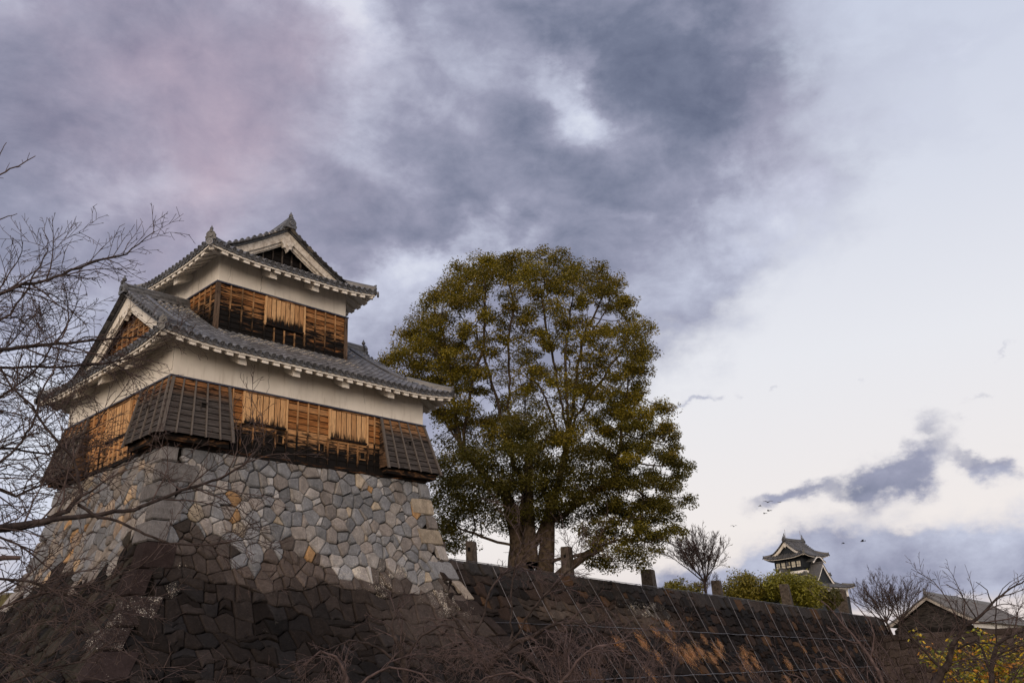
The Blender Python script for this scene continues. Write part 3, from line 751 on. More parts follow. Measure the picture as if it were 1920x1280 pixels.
# stone-drop boxes that flare out at the corners
def dropbox(name_label, o, eu, n, u0, u1, zb, zt, out, cornlo=False, cornhi=False, seed=0, hole=None):
    """one flared face from u0 to u1; corner ends mitre outward"""
    H = zt - zb
    ln = lambda z: out * (zt - z) / H + .03
    lo = (lambda z: u0 - (ln(z) if cornlo else 0)); hi = (lambda z: u1 + (ln(z) if cornhi else 0))
    mb = MB()
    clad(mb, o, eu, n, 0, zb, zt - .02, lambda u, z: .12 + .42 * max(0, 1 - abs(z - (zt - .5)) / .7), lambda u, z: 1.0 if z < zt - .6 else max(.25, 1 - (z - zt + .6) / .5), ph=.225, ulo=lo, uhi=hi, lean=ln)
    nb_ = max(2, round((u1 - u0) / .47))
    for k in range(1, nb_): 
        u = u0 + (u1 - u0) * k / nb_
        batten(mb, o, eu, n, (lambda z, k=k: lo(z) + (hi(z) - lo(z)) * k / nb_), zb - .03, zt - .03, .05, .045, (.05, .1), 1, 1, ln)
    for f, cn in ((lo, cornlo), (hi, cornhi)):
        w = .10
        batten(mb, o, eu, n, (lambda z, f=f: f(z) + (w / 2 if f is lo else -w / 2)), zb - .07, zt - .02, w, .055, (0, .1), 1, .9, ln)
    return mb, ln, lo, hi
def side_cheek(mb, o, eu, n, u, zb, zt, out):
    o = Vector(o); eu = Vector(eu); n = Vector(n)
    def P(d, z): return o + eu * u + n * d + Vector((0, 0, z))
    mb.face([P(0, zb), P(out + .03, zb), P(.03, zt), P(0, zt)], (.6, .7, .3, 1), [(0, 0), (.6, 0), (.1, 2), (0, 2)])
def base_frame(mb, P0, P1, P2, P3, z0, z1, col=(1, .2, .2, 1)):
    mb.hexa([Vector((*p, z)) for z in (z0, z1) for p in (P0, P1, P2, P3)], col)
ZSB = 9.76; OUT = .48
def dropthing(lbl):
    return lbl
def merge(dst, src): 
    k = len(dst.v); dst.v += src.v; dst.f += [tuple(i + k for i in f) for f in src.f]; dst.c += src.c; dst.uv += src.uv
def build_drop(faces, beams, label, holes):
    A = MB()
    for args in faces:
        m_, ln, lo, hi = dropbox(*args[:1], *args[1:]); merge(A, m_)
    for args in [b for b in beams if b[0] == 'cheek']: side_cheek(A, *args[1:])
    ob = A.build('stone_drop_box', 'timber', turret); ob['label'] = label
    B = MB()
    for args in [b for b in beams if b[0] == 'beam']: B.box(args[1], args[2], (.85, .35, .2, 1))
    B.build('base_beam', 'timber', ob)
    for (o, eu, n, u, z, l) in holes: loophole(ob, o, eu, n, u, z, .17, .24, l, 1)
build_drop([('', (0, 0, 0), X_, NY, 0, 2.12, ZSB, ZP - .03, OUT, True, False), ('', (0, 0, 0), Y_, NX, 0, 2.1, ZSB, ZP - .03, OUT, True, False)],
           [('cheek', (0, 0, 0), X_, NY, 2.12, ZSB, ZP - .03, OUT), ('cheek', (0, 0, 0), Y_, NX, 2.1, ZSB, ZP - .03, OUT),
            ('beam', (-.36, -.36, 9.53), (2.02, -.05, 9.74)), ('beam', (-.36, -.05, 9.53), (-.05, 2.0, 9.74))],
           'grey weathered corner box facing the viewer', [((0, 0, 0), X_, NY, 1.05, 10.85, .235), ((0, 0, 0), Y_, NX, 1.0, 10.8, .24)])
build_drop([('', (0, 0, 0), X_, NY, 8.72, 11, ZSB, ZP - .03, OUT, False, True), ('', (11, 0, 0), Y_, (1, 0, 0), 0, 2.1, ZSB, ZP - .03, OUT, True, False)],
           [('cheek', (0, 0, 0), X_, NY, 8.72, ZSB, ZP - .03, OUT), ('cheek', (11, 0, 0), Y_, (1, 0, 0), 2.1, ZSB, ZP - .03, OUT),
            ('beam', (8.82, -.36, 9.53), (11.36, -.05, 9.74)), ('beam', (11.05, -.05, 9.53), (11.36, 2.0, 9.74))],
           'dark corner box at the right end of the front', [((0, 0, 0), X_, NY, 10.05, 10.85, .235)])
build_drop([('', (0, 0, 0), Y_, NX, 6.4, 8.64, ZSB, ZP - .03, OUT, False, True), ('', (0, 8.64, 0), X_, Y_, 0, 2.1, ZSB, ZP - .03, OUT, True, False)],
           [('cheek', (0, 0, 0), Y_, NX, 6.4, ZSB, ZP - .03, OUT), ('cheek', (0, 8.64, 0), X_, Y_, 2.1, ZSB, ZP - .03, OUT),
            ('beam', (-.36, 6.5, 9.53), (-.05, 9.0, 9.74)), ('beam', (-.05, 8.69, 9.53), (2.0, 9.0, 9.74))],
           'dark corner box at the far left', [((0, 0, 0), Y_, NX, 7.5, 10.8, .24)])

T_low = lambda p: (p[0] - .95, p[1] - .95, p[2])
T_up = lambda p: (1.56 + p[1], 1.11 + p[0], p[2])
roof(turret, T_low, 12.9, 10.54, 12.93, .52, .02, cut=(UX0 + .95, UX1 + .95, UY0 + .95), gchar=lambda u, z: .45 + (.3 if z < 13.9 else 0), label='lower tiled roof under the upper storey')
roof(turret, T_up, 6.42, 7.88, 17.60, .50, .024, gchar=lambda u, z: 1.6, barge='plaster_old', mort=4, lf=.2, label='top tiled roof with the front gable')

# ------------------------------------------------------------------ dry-stone walls: every stone is its own bulged block over a dark joint sheet
def cells(u0, u1, v0, v1, du, dv, jit=.36, small=.3, clipf=None, rowoff=True):
    S = []; nvr = max(1, round((v1 - v0) / dv)); nu = max(1, round((u1 - u0) / du))
    for j in range(-1, nvr + 1):
        for i in range(-1, nu + 1):
            u = u0 + (i + .5 + (.5 if j % 2 and rowoff else 0) + rng.uniform(-jit, jit)) * (u1 - u0) / nu
            v = v0 + (j + .5 + rng.uniform(-jit, jit) * .8) * (v1 - v0) / nvr
            S.append((u, v, rng.uniform(-.5, 1) * .05 * du))
            if rng.random() < small: S.append((u + rng.uniform(.35, .65) * du, v + rng.uniform(-.5, .5) * dv, -.10 * du * du))
    A = np.array(S); out = []
    asp = du / dv
    Q = A[:, :2] * np.array([1, 1])
    for i in range(len(A)):
        d2 = ((Q - Q[i]) ** 2).sum(1); idx = np.argsort(d2)[1:18]
        R = 3 * max(du, dv); poly = [(Q[i, 0] + a * R, Q[i, 1] + b * R) for a, b in ((-1, -1), (1, -1), (1, 1), (-1, 1))]
        for k in idx:
            n = Q[k] - Q[i]; c = (Q[k] @ Q[k] - Q[i] @ Q[i] + A[i, 2] - A[k, 2]) / 2
            poly = clip(poly, n[0], n[1], c)
            if not poly: break
        if poly and clipf: 
            for (a, b, c) in clipf(Q[i]): 
                poly = clip(poly, a, b, c)
                if not poly: break
        if poly and len(poly) > 2: out.append((Q[i], poly))
    return out
def clip(poly, a, b, c):
    o = []
    for (x0, y0), (x1, y1) in zip(poly, poly[1:] + poly[:1]):
        s0 = a * x0 + b * y0 - c; s1 = a * x1 + b * y1 - c
        if s0 <= 0: o.append((x0, y0))
        if (s0 < 0 < s1) or (s1 < 0 < s0):
            t = s0 / (s0 - s1); o.append((x0 + (x1 - x0) * t, y0 + (y1 - y0) * t))
    return o
def coursed(u0, u1, v0, v1, hr, wr, wob=.07, split=.18):
    """rough courses: wavy bed joints shared by neighbouring rows, leaning head joints, now and then a split block"""
    out = []; ph = [rng.uniform(0, 6.28) for _ in range(8)]
    vs = [v0]
    while vs[-1] < v1 - hr[0]: vs.append(vs[-1] + rng.uniform(*hr))
    vs[-1] = v1
    def bed(i, u):
        if i == 0 or i == len(vs) - 1: return vs[i]
        return vs[i] + wob * (math.sin(u * 1.9 + ph[i % 8] + i) + .8 * math.sin(u * 4.7 + ph[(i * 3) % 8] + 2 * i) + .5 * math.sin(u * 9.1 + i * 5))
    for i in range(len(vs) - 1):
        u = u0 - rng.uniform(0, wr[1]); lean = rng.uniform(-.06, .06)
        while u < u1:
            w_ = rng.uniform(*wr) * (1.35 if rng.random() < .12 else 1); l2 = rng.uniform(-.10, .10)
            a, b = u, u + w_
            if b > u0 and a < u1:
                n = 3; P = [(a - lean + (b - l2 - a + lean) * k / n, bed(i, a - lean + (b - l2 - a + lean) * k / n)) for k in range(n + 1)]
                Tt = [(a + lean + (b + l2 - a - lean) * k / n, bed(i + 1, a + lean + (b + l2 - a - lean) * k / n)) for k in range(n + 1)]
                if rng.random() < split:
                    f = rng.uniform(.35, .65); Mm = [(p[0] * (1 - f) + q[0] * f, p[1] * (1 - f) + q[1] * f + rng.uniform(-.03, .03)) for p, q in zip(P, Tt)]
                    quads = [P + Mm[::-1], Mm + Tt[::-1]]
                else: quads = [P + Tt[::-1]]
                for q in quads:
                    q = [(x + rng.uniform(-.012, .012), y + (rng.uniform(-.012, .012) if 0 < i < len(vs) - 2 else 0)) for x, y in q]
                    out.append((np.mean(np.array(q), 0), q))
            u = b; lean = l2
    return out
def clipall(cl, f):
    out = []
    for c, p in cl:
        for (a, b, d) in f(c):
            p = clip(p, a, b, d)
            if not p: break
        if p and len(p) > 2: out.append((c, p))
    return out
def stones(mb, cl, mapf, colf, gap=.011, bulge=.024):
    for ctr, poly in cl:
        P = np.array(poly); c = P.mean(0)
        x, y = P[:, 0], P[:, 1]; ar = abs((x * np.roll(y, -1) - y * np.roll(x, -1)).sum()) / 2
        if ar < .012: continue
        # soften corners
        Q = []
        n = len(P)
        for i in range(n):
            a, b, d = P[i - 1], P[i], P[(i + 1) % n]
            la, ld = np.linalg.norm(a - b), np.linalg.norm(d - b)
            if la < 1e-4 or ld < 1e-4: continue
            k = rng.uniform(.03, .11); Q.append(b + (a - b) * min(k, .05 / la)); Q.append(b + (d - b) * min(k * rng.uniform(.5, 1.5), .05 / ld))
        Q = np.array(Q)
        if len(Q) < 4: continue
        r = np.linalg.norm(Q - c, axis=1, keepdims=True); size = r.mean(); dirn = (Q - c) / r
        gp = gap * rng.uniform(.5, 1.6)
        Q1 = Q - dirn * gp; Q2 = Q - dirn * (gp + min(.022, size * .12)); Q3 = Q - dirn * (gp + min(.085, size * .3))
        tx, ty = rng.uniform(-.13, .13), rng.uniform(-.13, .13); bl = bulge * rng.uniform(.3, 1.5); base = rng.uniform(-.025, .03)
        def dz(q, h): return h + base + tx * (q[0] - c[0]) + ty * (q[1] - c[1]) + rng.uniform(-.006, .006)
        R0 = [mapf(q[0], q[1], -.14) for q in Q1]; R1 = [mapf(q[0], q[1], dz(q, 0)) for q in Q1]
        R2 = [mapf(q[0], q[1], dz(q, .03)) for q in Q2]; R3 = [mapf(q[0], q[1], dz(q, .03 + bl)) for q in Q3]
        ct = mapf(c[0], c[1], dz(c, .03 + bl * 1.1)); col = colf(c[0], c[1], ar)
        n = len(Q)
        i0 = len(mb.v); mb.v += R0 + R1 + R2 + R3 + [ct]
        for k in range(n):
            k2 = (k + 1) % n
            for L in range(3):
                mb.f.append((i0 + L * n + k, i0 + L * n + k2, i0 + (L + 1) * n + k2, i0 + (L + 1) * n + k)); mb.c += [col] * 4; mb.uv += [(0, 0)] * 4
            mb.f.append((i0 + 3 * n + k, i0 + 3 * n + k2, i0 + 4 * n)); mb.c += [col] * 3; mb.uv += [(0, 0)] * 3
def sheet(mb, mapf, uf0, uf1, v0, v1, nu, nv, d=-.10):
    for j in range(nv):
        va, vb = v0 + (v1 - v0) * j / nv, v0 + (v1 - v0) * (j + 1) / nv
        for i in range(nu):
            f0, f1 = i / nu, (i + 1) / nu
            L = lambda f, v: uf0(v) + (uf1(v) - uf0(v)) * f
            mb.face([mapf(L(f0, va), va, d), mapf(L(f1, va), va, d), mapf(L(f1, vb), vb, d), mapf(L(f0, vb), vb, d)])

# ---- flared base under the turret
ZT = 9.42
PROF = [(0, .02), (1.5, .24), (3, .56), (4.05, .95), (5.25, 1.62), (6.1, 2.22), (7.5, 3.35), (9.42, 5.2), (10.4, 6.2)]
def sz(z):
    return float(np.interp(ZT - z, [a for a, b in PROF], [b for a, b in PROF]))
def slope(z): return (sz(z - .05) - sz(z + .05)) / .1
base = thing('stone_foundation', (5.5, 4.3, 0), 'flared dry-stone base carrying the turret, pale stones above and black stained ones below', 'stone base')
def newcol(warm=.2):
    r = rng.random(); b = rng.uniform(.95, 1.5)
    if r < .022: c = (.30, .19, .10)
    elif r < .05: c = (.27, .235, .19)
    elif r < .60: c = (.150, .157, .172)
    elif r < .82: c = (.178, .165, .160)
    else: c = (.215, .205, .20)
    return tuple(x * b for x in c)
def oldcol():
    b = rng.uniform(.55, 1.5); c = rng.choice([(.0165, .0140, .0138), (.023, .0195, .019), (.0155, .0148, .016)])
    return tuple(x * b for x in c)
def gauss(u, v, cu, cv, su, sv): return math.exp(-((u - cu) / su) ** 2 - ((v - cv) / sv) ** 2)
def colF(u, z, ar):
    # the rebuilt pale courses stop higher at the near corner than along the front
    lim = 6.1 - .07 * max(0, u - 1) ** 1.1 + .35 * math.sin(u * 1.7) + (.2 if u < 0 else 0)
    zz = z + rng.uniform(-.35, .35) - lim; new = zz > 0
    c = newcol() if new else oldcol()
    if -.7 < zz < .15: c = tuple(a * b for a, b in zip((.065, .056, .053), [rng.uniform(.55, 1.6)] * 3))
    if ar < .09 and new and rng.random() < .4: c = (.36, .36, .37)
    li = .06
    li = max(li, .62 * gauss(u, z, 8.2, 5.55, 3.0, .7) * rng.uniform(.5, 1.2), .55 * gauss(u, z, 10.8, 4.6, 1.2, .9), .30 * gauss(u, z, .2, 5.6, 1.2, .5), .50 * gauss(u, z, -1.4, 4.5, .30, .55), .50 * gauss(u, z, .0, 4.75, .25, .35), .25 * gauss(u, z, 5, 4.8, 3, .4))
    if not new: 
        k = gauss(u, z, 4, 5.6, 3.5, .7) * .7 + gauss(u, z, 10, 4.0, 3, 1.2) * .5
        c = tuple(a * (1 - k) + b * k for a, b in zip(c, (.12, .098, .09)))
    if new and li > .3: c = tuple(min(.5, a + .06) for a in c)
    return (*c, li)
def colL(u, z, ar):
    lim = 5.9 - .05 * u + .5 * math.sin(u * .9 + 2)
    if u < 1: lim += .5
    new = z + rng.uniform(-.5, .5) > lim
    c = newcol() if new else oldcol()
    if new and rng.random() < .3: c = tuple(a * b for a, b in zip(c, (1.25, 1.08, .9)))
    if not new and rng.random() < .4: c = tuple(a + b for a, b in zip(c, (.018, .017, .012)))
    return (*c, .03 + .2 * gauss(u, z, -.2, 5.5, .6, .8))
def face_build(name, L, mapf, colf, seedoff, zlo=-.4):
    global rng
    ob = None
    mb = MB()
    def cf(q):
        z0 = q[1]; k = slope(z0)
        # u >= -s(z):  -u - s(z) <= 0 -> -u + k*(z - z0) - s(z0) <= 0
        return [(-1, k, sz(z0) + k * z0), (1, k, L + sz(z0) + k * z0), (0, 1, ZT), (0, -1, -zlo)]
    cl = cells(-5.6, L + 5.6, 4.9, ZT, .56, .46, jit=.44, small=.55, clipf=lambda q: cf(q) + [(0, -1, -4.9)]) + clipall(coursed(-5.6, L + 5.6, zlo, 4.9, (.34, .56), (.36, .78), .09), cf)
    cl = [c for c in cl if -sz(c[0][1]) + .45 < c[0][0] < L + sz(c[0][1]) - .45]
    # bigger squared blocks near the two corners
    stones(mb, cl, mapf, colf)
    sheet(mb2, mapf, lambda v: -sz(v), lambda v: L + sz(v), zlo, ZT, 6, 24)
    return mb.build(name, 'stone', base)
mb2 = MB()
def nrm(z):
    k = slope(z); l = math.hypot(1, k); return 1 / l, k / l
def wavy(u, z): return z + .15 * math.sin(u * 1.25 + .6) * math.exp(-((z - 4.9) / .7) ** 2) + .07 * math.sin(u * 3.7) * math.exp(-((z - 4.9) / .5) ** 2)
def mapFront(u, z, d):
    z = wavy(u, z)
    n, nz = nrm(z); s = sz(z); return (u, -s - d * n, z + d * nz)
def mapLeft(u, z, d):
    z = wavy(-u, z)
    n, nz = nrm(z); s = sz(z); return (-s - d * n, u, z + d * nz)
def mapRight(u, z, d):
    n, nz = nrm(z); s = sz(z); return (11 + s + d * n, u, z + d * nz)
def mapBack(u, z, d):
    n, nz = nrm(z); s = sz(z); return (u, 8.64 + s + d * n, z + d * nz)
face_build('stone_face', 11, mapFront, colF, 1)
face_build('stone_face', 8.64, mapLeft, colL, 2)
face_build('stone_face', 8.64, mapRight, colF, 3, 2.0)
face_build('stone_face', 11, mapBack, colL, 4, 3.0)
mb2.face([(.05, .05, 9.40), (10.95, .05, 9.40), (10.95, 8.6, 9.40), (.05, 8.6, 9.40)])
mb2.build('joint_shadow', 'joint', base)
# quoins: long squared blocks laid alternately along each flared corner
def quoins(cx, cy, sx, sy, colf, zlo=-.3, pale=None):
    mb = MB(); z = ZT - .02; k = 0
    while z > zlo:
        h = rng.uniform(.5, .72) if z > 6.4 else rng.uniform(.62, .95); za = z - h; la, lb = (1.15, .55) if k % 2 else (.55, 1.15)
        la *= rng.uniform(.85, 1.2); lb *= rng.uniform(.85, 1.2)
        g_ = .012; z1, z0 = z - g_, za + g_; zm = (z0 + z1) / 2
        def P(a, b, zz, d):   # a, b: inset along x and y from the corner, d: proud
            s = sz(zz) + d; return (cx + sx * (s - a), cy + sy * (s - b), zz)
        c = colf(z, k)
        zs = [z0, z0 + .05, zm, z1 - .05, z1]; ds = [.03, .085, .10, .085, .03]
        for (q0, q1), (d0, d1) in zip(zip(zs, zs[1:]), zip(ds, ds[1:])):
            fx0, fx1 = [P(0, la * f, q0, d0) for f in (0, .06, .94, 1)], [P(0, la * f, q1, d1) for f in (0, .06, .94, 1)]
            # face looking along x (normal sx): runs along y
            def X(f, q, d, end): 
                s = sz(q); return (cx + sx * (s + d * (0 if end else 1) - (.05 if end else 0)), cy + sy * (s + d - lb * f if f > 0 else s + d), q)
            def Y(f, q, d, end):
                s = sz(q); return (cx + sx * (s + d - la * f if f > 0 else s + d), cy + sy * (s + d * (0 if end else 1) - (.05 if end else 0)), q)
            for F in (X, Y):
                for f0, f1 in ((0, .5), (.5, .95), (.95, 1)):
                    mb.face([F(f0, q0, d0, False), F(f1, q0, d0, f1 == 1), F(f1, q1, d1, f1 == 1), F(f0, q1, d1, False)], c)
        s1 = sz(z1); s0 = sz(z0)
        mb.face([(cx + sx * s1, cy + sy * s1, z1), (cx + sx * (s1 - la), cy + sy * s1, z1), (cx + sx * (s1 - la), cy + sy * (s1 - .2), z1), (cx + sx * (s1 - .2), cy + sy * (s1 - .2), z1)], c)
        z = za; k += 1
    return mb.build('corner_stone', 'stone', base)
def qc_near(z, k):
    q = rng.uniform(.75, 1.2)
    if z < 2.75: return (.15 * q, .138 * q, .13 * q, .1)
    if z > 6.6: return (*[x * q for x in (.175, .170, .175)], .05)
    if 3.5 < z < 5.0: return (.030, .023, .023, .40)
    return (*[x * q for x in (.030, .022, .022)], .12)
quoins(0, 0, -1, -1, qc_near)
quoins(11, 0, 1, -1, lambda z, k: ((*newcol(), .08) if z > 6.2 else ((.27, .24, .21, .35) if z > 4.9 else (.035, .028, .027, .22))), 2)
quoins(0, 8.64, -1, 1, lambda z, k: (*newcol(), .05))

# ---- pale leftover corner blocks in front of the foot of the near corner
# ---- long wall running away to the right
WX0, WY0 = 10.9, -.60
WD = np.array([.9793, .2024]); WN = np.array([.2024, -.9793])
WL = 78.6; WZ = 6.38
def batt(u, z):
    k = np.interp(u, [0, 4, 10, 22, 30, 80], [.42, .46, .56, .44, .33, .29]); h = WZ - z
    return k * h + .012 * h * h
long_wall = thing('rampart_wall', (40, 5, 0), 'long dark stained dry-stone rampart running away to the right of the turret', 'wall')
def mapW(u, z, d):
    s = batt(u, z) + d; return (WX0 + WD[0] * u + WN[0] * s, WY0 + WD[1] * u + WN[1] * s, z + d * .25)
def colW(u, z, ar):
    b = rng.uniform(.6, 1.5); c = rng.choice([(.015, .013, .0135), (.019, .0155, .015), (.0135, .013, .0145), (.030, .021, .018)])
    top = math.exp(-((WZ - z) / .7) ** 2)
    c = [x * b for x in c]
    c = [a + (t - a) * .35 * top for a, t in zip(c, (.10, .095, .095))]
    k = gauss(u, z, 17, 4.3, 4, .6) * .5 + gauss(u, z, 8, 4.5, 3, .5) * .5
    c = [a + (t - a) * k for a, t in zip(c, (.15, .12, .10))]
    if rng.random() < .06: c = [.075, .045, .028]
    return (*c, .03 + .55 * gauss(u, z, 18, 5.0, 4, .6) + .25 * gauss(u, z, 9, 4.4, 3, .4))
mb = MB(); cl = []
for (a, b, du, dv) in ((0, 26, .72, .52), (26, 78.6, .95, .60)):
    cl += clipall(coursed(a, b, -.2, WZ, (.36, .62), (.5 * du / .72, 1.15 * du / .72), .08, .25), lambda q, a=a, b=b: [(-1, 0, -a), (1, 0, b), (0, 1, WZ), (0, -1, .2)])
cl = [c for c in cl if 0 <= c[0][0] <= WL + .5]
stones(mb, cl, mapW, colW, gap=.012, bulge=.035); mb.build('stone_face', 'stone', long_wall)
mb = MB(); sheet(mb, mapW, lambda v: 0, lambda v: WL, -.2, WZ, 40, 4)
mb.build('joint_shadow', 'joint', long_wall)
mb = MB()  # return face at the far end
def mapE(u, z, d): 
    s = batt(WL, z); p = mapW(WL, z, 0); k = .3 * (WZ - z) + d
    return (p[0] + WD[0] * k - WN[0] * u, p[1] + WD[1] * k - WN[1] * u, z + d * .25)
cl = clipall(coursed(-.3, 26, -.2, WZ, (.4, .65), (.5, 1.2)), lambda q: [(-1, 0, .2), (0, 1, WZ), (0, -1, .2)])
stones(mb, cl, mapE, colW, gap=.02); mb.build('end_face', 'stone', long_wall)
mb = MB(); sheet(mb, mapE, lambda v: -.1, lambda v: 26, -.2, WZ, 8, 4)
mb.build('joint_shadow', 'joint', long_wall)
# coping
mb = MB()
u = 0
while u < WL:
    l = rng.uniform(1.2, 2.6); u2 = min(WL, u + l - .02); z1 = WZ + rng.uniform(.0, .03)
    P = [(*(np.array([WX0, WY0]) + WD * a + WN * b), z) for z in (WZ - .08, z1) for a, b in ((u, .03), (u2, .03), (u2, -.6), (u, -.6))]
    c = rng.uniform(.7, 1.2); mb.hexa(P, (.09 * c, .09 * c, .10 * c, .08)); u += l
mb.build('coping', 'stone', long_wall)

# ---- wire net pinned over the wall
net = thing('cable_net', (40, 4, 0), 'steel cable net hanging down the face of the long stone rampart', 'net')
u = 1.3; us = []
while u < WL: us.append(u); u += 2.6 + .035 * u
for u in us:
    mb = MB(); pts = [mapW(u, z, .13) for z in (WZ - .02, 6.2, 5.2, 4.2, 3.2, 2.2, 1.2, .2)]
    pts = [(WX0 + WD[0] * u - WN[0] * .5, WY0 + WD[1] * u - WN[1] * .5, WZ + .05)] + [(pts[0][0], pts[0][1], WZ + .05)] + pts[1:]
    mb.tube(pts, .009 + .00018 * u, 4); mb.build('cable', 'cable', net)
for h in (3.9, 1.6):
    mb = MB(); uu = [1.0]; 
    for a in us:
        uu += [a] if a > 9 else []
    pts = []
    for a, b in zip(us, us[1:]):
        pts.append(mapW(a, h, .15)); pts.append(mapW((a + b) / 2, h - .02 - .0005 * a, .14))
    pts.append(mapW(us[-1], h, .15)); mb.tube(pts, .014, 4); mb.build('cable', 'cable', net)
mb = MB(); pts = [(*(np.array([WX0, WY0]) + WD * a + WN * .06), WZ + .045) for a in np.linspace(1, WL, 44)]
mb.tube(pts, .014, 4); mb.build('cable', 'cable', net)

# ---- dry grass tufts rooted in the joints
GT = [(14.6, 3.4, .7), (15.4, 2.6, .6), (19.5, 4.3, .5), (18.3, 3.2, .9), (19.6, 2.6, .9), (20.6, 2.9, .7), (22.0, 2.9, .8), (23.6, 2.5, .6), (25.2, 2.9, .8), (26.4, 3.3, .5), (29.5, 2.2, 1.0), (31.5, 2.3, .7), (38.2, 2.1, .8), (17.2, 3.9, .5), (50, 1.2, .8), (24, 3.6, .4), (30.4, 2.9, .6), (13, 1.8, .5), (11.6, 3.2, .5), (44, 3.1, .35), (36, 1.1, .6)]
V = []; Fq = []; Cc = []
for (u, z, s) in GT:
    for k in range(int(260 * s)):
        uu = u + rng.gauss(0, .38 * s); zz = z + rng.gauss(0, .3 * s); p = Vector(mapW(uu, zz, .05)); L = rng.uniform(.15, .5) * (.6 + .5 * s)
        dirn = Vector((WN[0] * rng.uniform(.1, .8) + rng.uniform(-.5, .5), WN[1] * rng.uniform(.1, .8), -rng.uniform(.2, 1.0))).normalized() * L
        w = Vector((WD[0], WD[1], 0)) * rng.uniform(.006, .016); i = len(V)
        m_ = p + dirn * .5 + Vector((WN[0], WN[1], .3)) * .06; e = p + dirn
        V += [tuple(p - w), tuple(p + w), tuple(m_ + w), tuple(m_ - w), tuple(e)]
        c = rng.choice([(.55, .24, .06), (.62, .36, .15), (.40, .16, .045)]); Fq += [(i, i + 1, i + 2, i + 3), (i + 3, i + 2, i + 4, i + 4)]; Cc += [c, c]
me_v = []
Ft = []; Ct = []
for f, c in zip(Fq, Cc):
    if f[2] == f[3]: Ft.append(f[:3]); Ct.append(c)
    else: Ft += [(f[0], f[1], f[2]), (f[0], f[2], f[3])]; Ct += [c, c]
go = fast_mesh('dry_grass', V, Ft, 'leaf', None, np.array(Ct)); props(go, 'orange dry grass tufts rooted in the joints of the long rampart', 'grass', None, 'stuff')

# ------------------------------------------------------------------ ground
def ground_sheet(name, pts, z, mat, sub=1):
    mb = MB(); mb.face([(x, y, z) for x, y in pts]); o = mb.build(name, mat); o['kind'] = 'structure'; return o
ground_sheet('ground', [(-3000, -3000), (3000, -3000), (3000, 3000), (-3000, 3000)], 0, 'earth')
# grassy terrace retained by the rampart
w0 = np.array([WX0, WY0]) - WN * .55
w1 = w0 + WD * (WL - .4); w2 = w1 - WN * 26
ter = MB()
TP = [tuple(w0 + WD * 0), tuple(w1), tuple(w2), (150, 260), (-20, 260), (2, 7.5)]
ter.face([(x, y, WZ - .06) for x, y in TP])
for a, b in zip(TP[2:], TP[3:]): ter.face([(a[0], a[1], -.2), (b[0], b[1], -.2), (b[0], b[1], WZ - .06), (a[0], a[1], WZ - .06)])
t_ = ter.build('terrace', 'grass_top'); t_['kind'] = 'structure'

# ------------------------------------------------------------------ stone posts along the rampart
POSTS = [(1.9, .42, 1.0, .0, 'thin dark stone post half hidden behind the right edge of the turret base'),
         (4.1, .50, 1.22, 0, 'stone post standing alone between turret base and big tree trunk'),
         (12.6, .7, 1.75, 0, 'stone post under the big tree, right against its trunk'),
         (22.4, 1.0, 1.30, .02, 'stone post standing alone just right of the big tree crown'),
         (33.6, .9, 1.35, .03, 'stone post in front of the bare tree and rounded evergreens'),
         (49.6, 1.1, 2.0, .08, 'tall leaning stone post with a pale side below the castle keep'),
         (63.0, .9, 1.55, .03, 'shorter stone post of the close pair near the end of the rampart'),
         (68.0, 1.3, 2.5, .02, 'taller stone post of the close pair near the end of the rampart')]
for u, w, h, lean, lb in POSTS:
    c0 = np.array([WX0, WY0]) + WD * u - WN * 1.0
    po = thing('stone_post', (c0[0], c0[1], WZ - .1), lb, 'post', 'stone posts along the rampart top')
    mb = MB(); w_ = w * .42; a = .35; ca, sa = math.cos(a), math.sin(a); ch = .04
    lv = [(0, 1.06), (h * .4, 1.0), (h * .75, .97), (h - .05, .95), (h, .85)]
    rings = []
    for zz, k in lv:
        r = []
        for x, y in ((-1, -1), (1, -1), (1, 1), (-1, 1)):
            x = x * w_ * k + rng.uniform(-.015, .015); y = y * w_ * .8 * k
            r.append((c0[0] + ca * x - sa * y + -lean * zz * 3 * WD[0], c0[1] + sa * x + ca * y - lean * zz * 3 * WD[1], WZ - .1 + zz + rng.uniform(-.02, .02)))
        rings.append(r)
    for A, B in zip(rings, rings[1:]):
        for k in range(4): mb.face([A[k], A[(k + 1) % 4], B[(k + 1) % 4], B[k]])
    mb.face(rings[-1]); mb.build('shaft', 'post_stone', po)
    mb = MB(); q = w_ * .3
    mb.bar((c0[0] + ca * -w_ * 1.0 , c0[1] + sa * -w_ * 1.0, WZ - .1 + h * .72), (c0[0] - ca * w_ * 1.09, c0[1] - sa * w_ * 1.09, WZ - .1 + h * .72), .12, .16); mb.build('rail_socket', 'dark', po)

